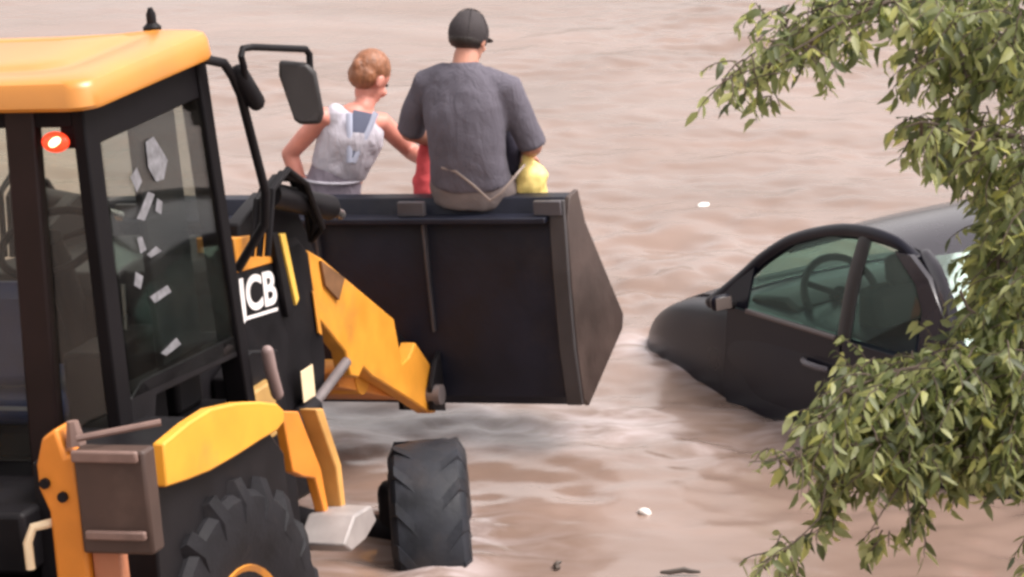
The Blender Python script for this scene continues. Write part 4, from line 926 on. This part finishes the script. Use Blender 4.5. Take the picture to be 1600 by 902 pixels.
# leaf clumps: centre pixel, radii in pixels, shoots, leaves per shoot
clumps = [
    (1560, 590, 60, 60, 14, 9), (1585, 690, 40, 60, 12, 9),
    (1135, 128, 36, 26, 6, 6), (1190, 105, 45, 30, 9, 7), (1255, 75, 48, 34, 13, 7), (1310, 38, 42, 42, 15, 8), (1180, 150, 24, 22, 3, 3),
    (1168, 28, 22, 14, 3, 5), (1225, 35, 34, 26, 7, 6), (1280, 12, 34, 22, 8, 7), (1370, 12, 38, 26, 11, 7),
    (1450, 40, 62, 55, 30, 9), (1530, 50, 70, 65, 36, 9), (1585, 60, 50, 80, 26, 9), (1440, 110, 45, 42, 16, 8), (1510, 120, 55, 45, 20, 8), (1590, 140, 45, 45, 14, 8),
    (1440, 215, 50, 34, 20, 8), (1490, 205, 48, 45, 20, 8), (1550, 250, 52, 50, 20, 8), (1520, 270, 36, 45, 14, 8), (1595, 280, 36, 60, 16, 8), (1590, 215, 24, 24, 4, 6),
    (1560, 340, 55, 50, 22, 9), (1590, 400, 60, 60, 28, 9), (1560, 440, 44, 55, 22, 9), (1525, 490, 34, 36, 10, 8), (1590, 490, 55, 50, 22, 9), (1515, 395, 26, 40, 7, 7),
    (1345, 600, 45, 36, 18, 9), (1405, 590, 55, 36, 22, 9), (1475, 580, 58, 40, 28, 9), (1550, 570, 55, 50, 32, 9), (1305, 645, 42, 36, 16, 9), (1365, 620, 55, 50, 28, 9),
    (1440, 620, 60, 55, 32, 9), (1520, 630, 60, 60, 34, 9), (1590, 620, 50, 70, 28, 9), (1290, 680, 42, 42, 18, 9), (1350, 690, 50, 48, 26, 9), (1420, 695, 55, 45, 26, 9),
    (1490, 700, 55, 45, 24, 9), (1555, 700, 45, 45, 20, 9), (1595, 730, 26, 45, 10, 8), (1240, 715, 34, 16, 5, 5), (1185, 722, 22, 12, 4, 4),
    (1285, 770, 22, 45, 9, 7), (1265, 830, 20, 22, 3, 5), (1245, 845, 14, 22, 3, 4), (1205, 878, 34, 14, 6, 5), (1415, 780, 18, 60, 9, 7), (1425, 840, 12, 22, 3, 4), (1360, 850, 22, 20, 4, 5), (1330, 740, 40, 22, 8, 7), (1595, 860, 16, 50, 4, 5),
]
# the rest of the crown, round and above the trunk
crng = random.Random(5)
for k in range(20):
    cx_, cy_ = crng.uniform(1660, 2080), crng.uniform(-420, 620)
    if ((cx_ - 1840) / 260) ** 2 + ((cy_ - 80) / 560) ** 2 < 1: clumps.append((cx_, cy_, crng.uniform(50, 75), crng.uniform(45, 65), 11, 9))
for L_ in ([(1760, -100, 11.7), (1850, -160, 11.6), (1960, -200, 11.5)], [(1760, 160, 11.7), (1870, 120, 11.9), (1990, 110, 12.0)], [(1760, 400, 11.7), (1880, 380, 11.5), (1980, 390, 11.4)], [(1770, -200, 11.7), (1760, -330, 11.7), (1800, -430, 11.8)]):
    limbs.append(L_); limb([at(*q) for q in L_], .018, .003)
for (cx, cy, rx, ry, ns, nl) in clumps:
    big = rx > 30
    for k in range(int(ns * (2.1 if cy > 480 and big else (1.3 if cx > 1380 and cy < 330 else 1.6)))):
        while True:
            a, b_, c_ = trng.uniform(-1, 1), trng.uniform(-1, 1), trng.uniform(-1, 1)
            if a * a + b_ * b_ + c_ * c_ < 1: break
        D = 11.45 + (cx - 1100) / 500 * .25 + c_ * ((.38 if cx < 1640 else .65) if big else .12)
        p = at(cx + a * rx * .9 + 22, cy + b_ * ry - 12, D)
        d = Vector((-.3 + trng.uniform(-.7, .6), trng.uniform(-.7, .4), trng.uniform(-.5, .35)))
        pts = twig(p, d, trng.uniform(.08, .16) if big else trng.uniform(.05, .09), nl, .7, 1.0)
        add_twig(pts, .0028)
# links from limbs towards the clumps
for (cx, cy, rx, ry, ns, nl) in clumps:
    if rx < 30: continue
    best = min((abs(q[0] - cx) + abs(q[1] - cy), q) for L_ in limbs for q in L_)[1]
    a = at(*best); b_ = at(cx, cy, 11.5); mid = a.lerp(b_, .5) + Vector((0, 0, -.02))
    add_twig([a, a.lerp(mid, .5), mid, mid.lerp(b_, .5), b_], .006)
twigs.build('twigs', bark, tree)['kind'] = 'stuff'
# leaf blade: folded lance shape, 7 cm long
LV = [(0, 0, 0), (.30, .17, .05), (.30, 0, -.0), (.30, -.17, .05), (.65, .15, .02), (.65, 0, -.035), (.65, -.15, .02), (1, 0, -.12), (-.22, 0, .03)]
LF = [(0, 1, 2), (0, 2, 3), (1, 4, 5, 2), (2, 5, 6, 3), (4, 7, 5), (5, 7, 6)]
LV = LV[:8]
lme = bpy.data.meshes.new('leaf'); lme.from_pydata([(a * .066, b * .066, c * .066) for a, b, c in LV], [], LF); lme.materials.append(leafm); lme.shade_smooth()
camv = Vector((0, 0, CAM_H))
def facing(l): return abs(l[2].dot((camv - l[0]).normalized())) * l[3]
vis_ = [l for l in leaves]
vis_.sort(key=lambda l: (l[0] - camv).length - .25 * facing(l))
near, rest = vis_[:290], vis_[290:]
for p, d, n, s_ in near:
    o = bpy.data.objects.new('leaf', lme); col.objects.link(o); o.parent = tree
    o.matrix_local = frame(p - TRUNK, d * s_, n.cross(d) * s_, n * s_)
base = np.array(LV)
variants = []
for wid_, curl_, cup_ in ((1.0, .0, 1.0), (1.25, -.18, 1.6), (.75, .12, .6), (1.1, -.35, 2.4), (.9, .25, 1.2)):
    q = base.copy(); q[:, 1] *= wid_; q[:, 2] = q[:, 2] * cup_ + curl_ * q[:, 0] ** 2; variants.append(q * .066)
vv = []; ff = []
for i, (p, d, n, s_) in enumerate(rest):
    Mx = np.array([d, n.cross(d), n]) * s_
    vv.append(variants[i % 5] @ Mx + np.array(p - TRUNK)); ff += [tuple(j + 8 * i for j in q) for q in LF]
fm = bpy.data.meshes.new('foliage'); fm.from_pydata(np.concatenate(vv).tolist(), [], ff); fm.materials.append(leafm); fm.shade_smooth()
fo = bpy.data.objects.new('foliage', fm); col.objects.link(fo); fo.parent = tree; fo['kind'] = 'stuff'
print('LEAVES', len(leaves))

# ------------------------------------------------------------------ floating debris
def waterpt(px, py):
    o = Vector((0, 0, CAM_H)); d = at(px, py, 1) - o; return o + d * (-CAM_H / d.z)
def chunk(name, px, py, size, m, label, cat, seed):
    g = random.Random(seed); mb = MB(); c = waterpt(px, py)
    mb.ball((0, 0, 0), size, 10)
    mb.v = [tuple(k * (1 + g.uniform(-.22, .22)) for k in v) for v in mb.v]
    o = mb.build(name, m, None, 50); o.location = c + Vector((0, 0, size[2] * .35)); o.rotation_euler = (g.uniform(-.2, .2), g.uniform(-.2, .2), g.uniform(0, 3))
    return tag(o, label, cat)
chunk('foam_debris', 1007, 803, (.030, .024, .018), foamm, 'small white foam lump bobbing between the front tyre and the hanging leaves', 'debris', 1)
chunk('foam_debris', 1100, 323, (.045, .03, .016), foamm, 'flat white scrap floating beyond the car bonnet', 'debris', 2)
def stick(px, py, L_, ang, label, seed):
    g = random.Random(seed); c = waterpt(px, py); a = Vector((math.cos(R(ang)), math.sin(R(ang)), 0))
    pts = [a * (L_ * (t - .5)) + Vector((g.uniform(-.01, .01), g.uniform(-.01, .01), .012 + g.uniform(0, .012))) for t in (0, .25, .5, .75, 1)]
    o = MB().tube(pts, [.006, .011, .012, .010, .005], 7).build('stick', stickm, None); o.location = c
    return tag(o, label, 'stick')
stick(872, 890, .07, 80, 'short dark stick poking up in the water right of the front tyre', 3)
stick(1065, 899, .16, 4, 'thin dark stick floating beneath the hanging leaves', 4)
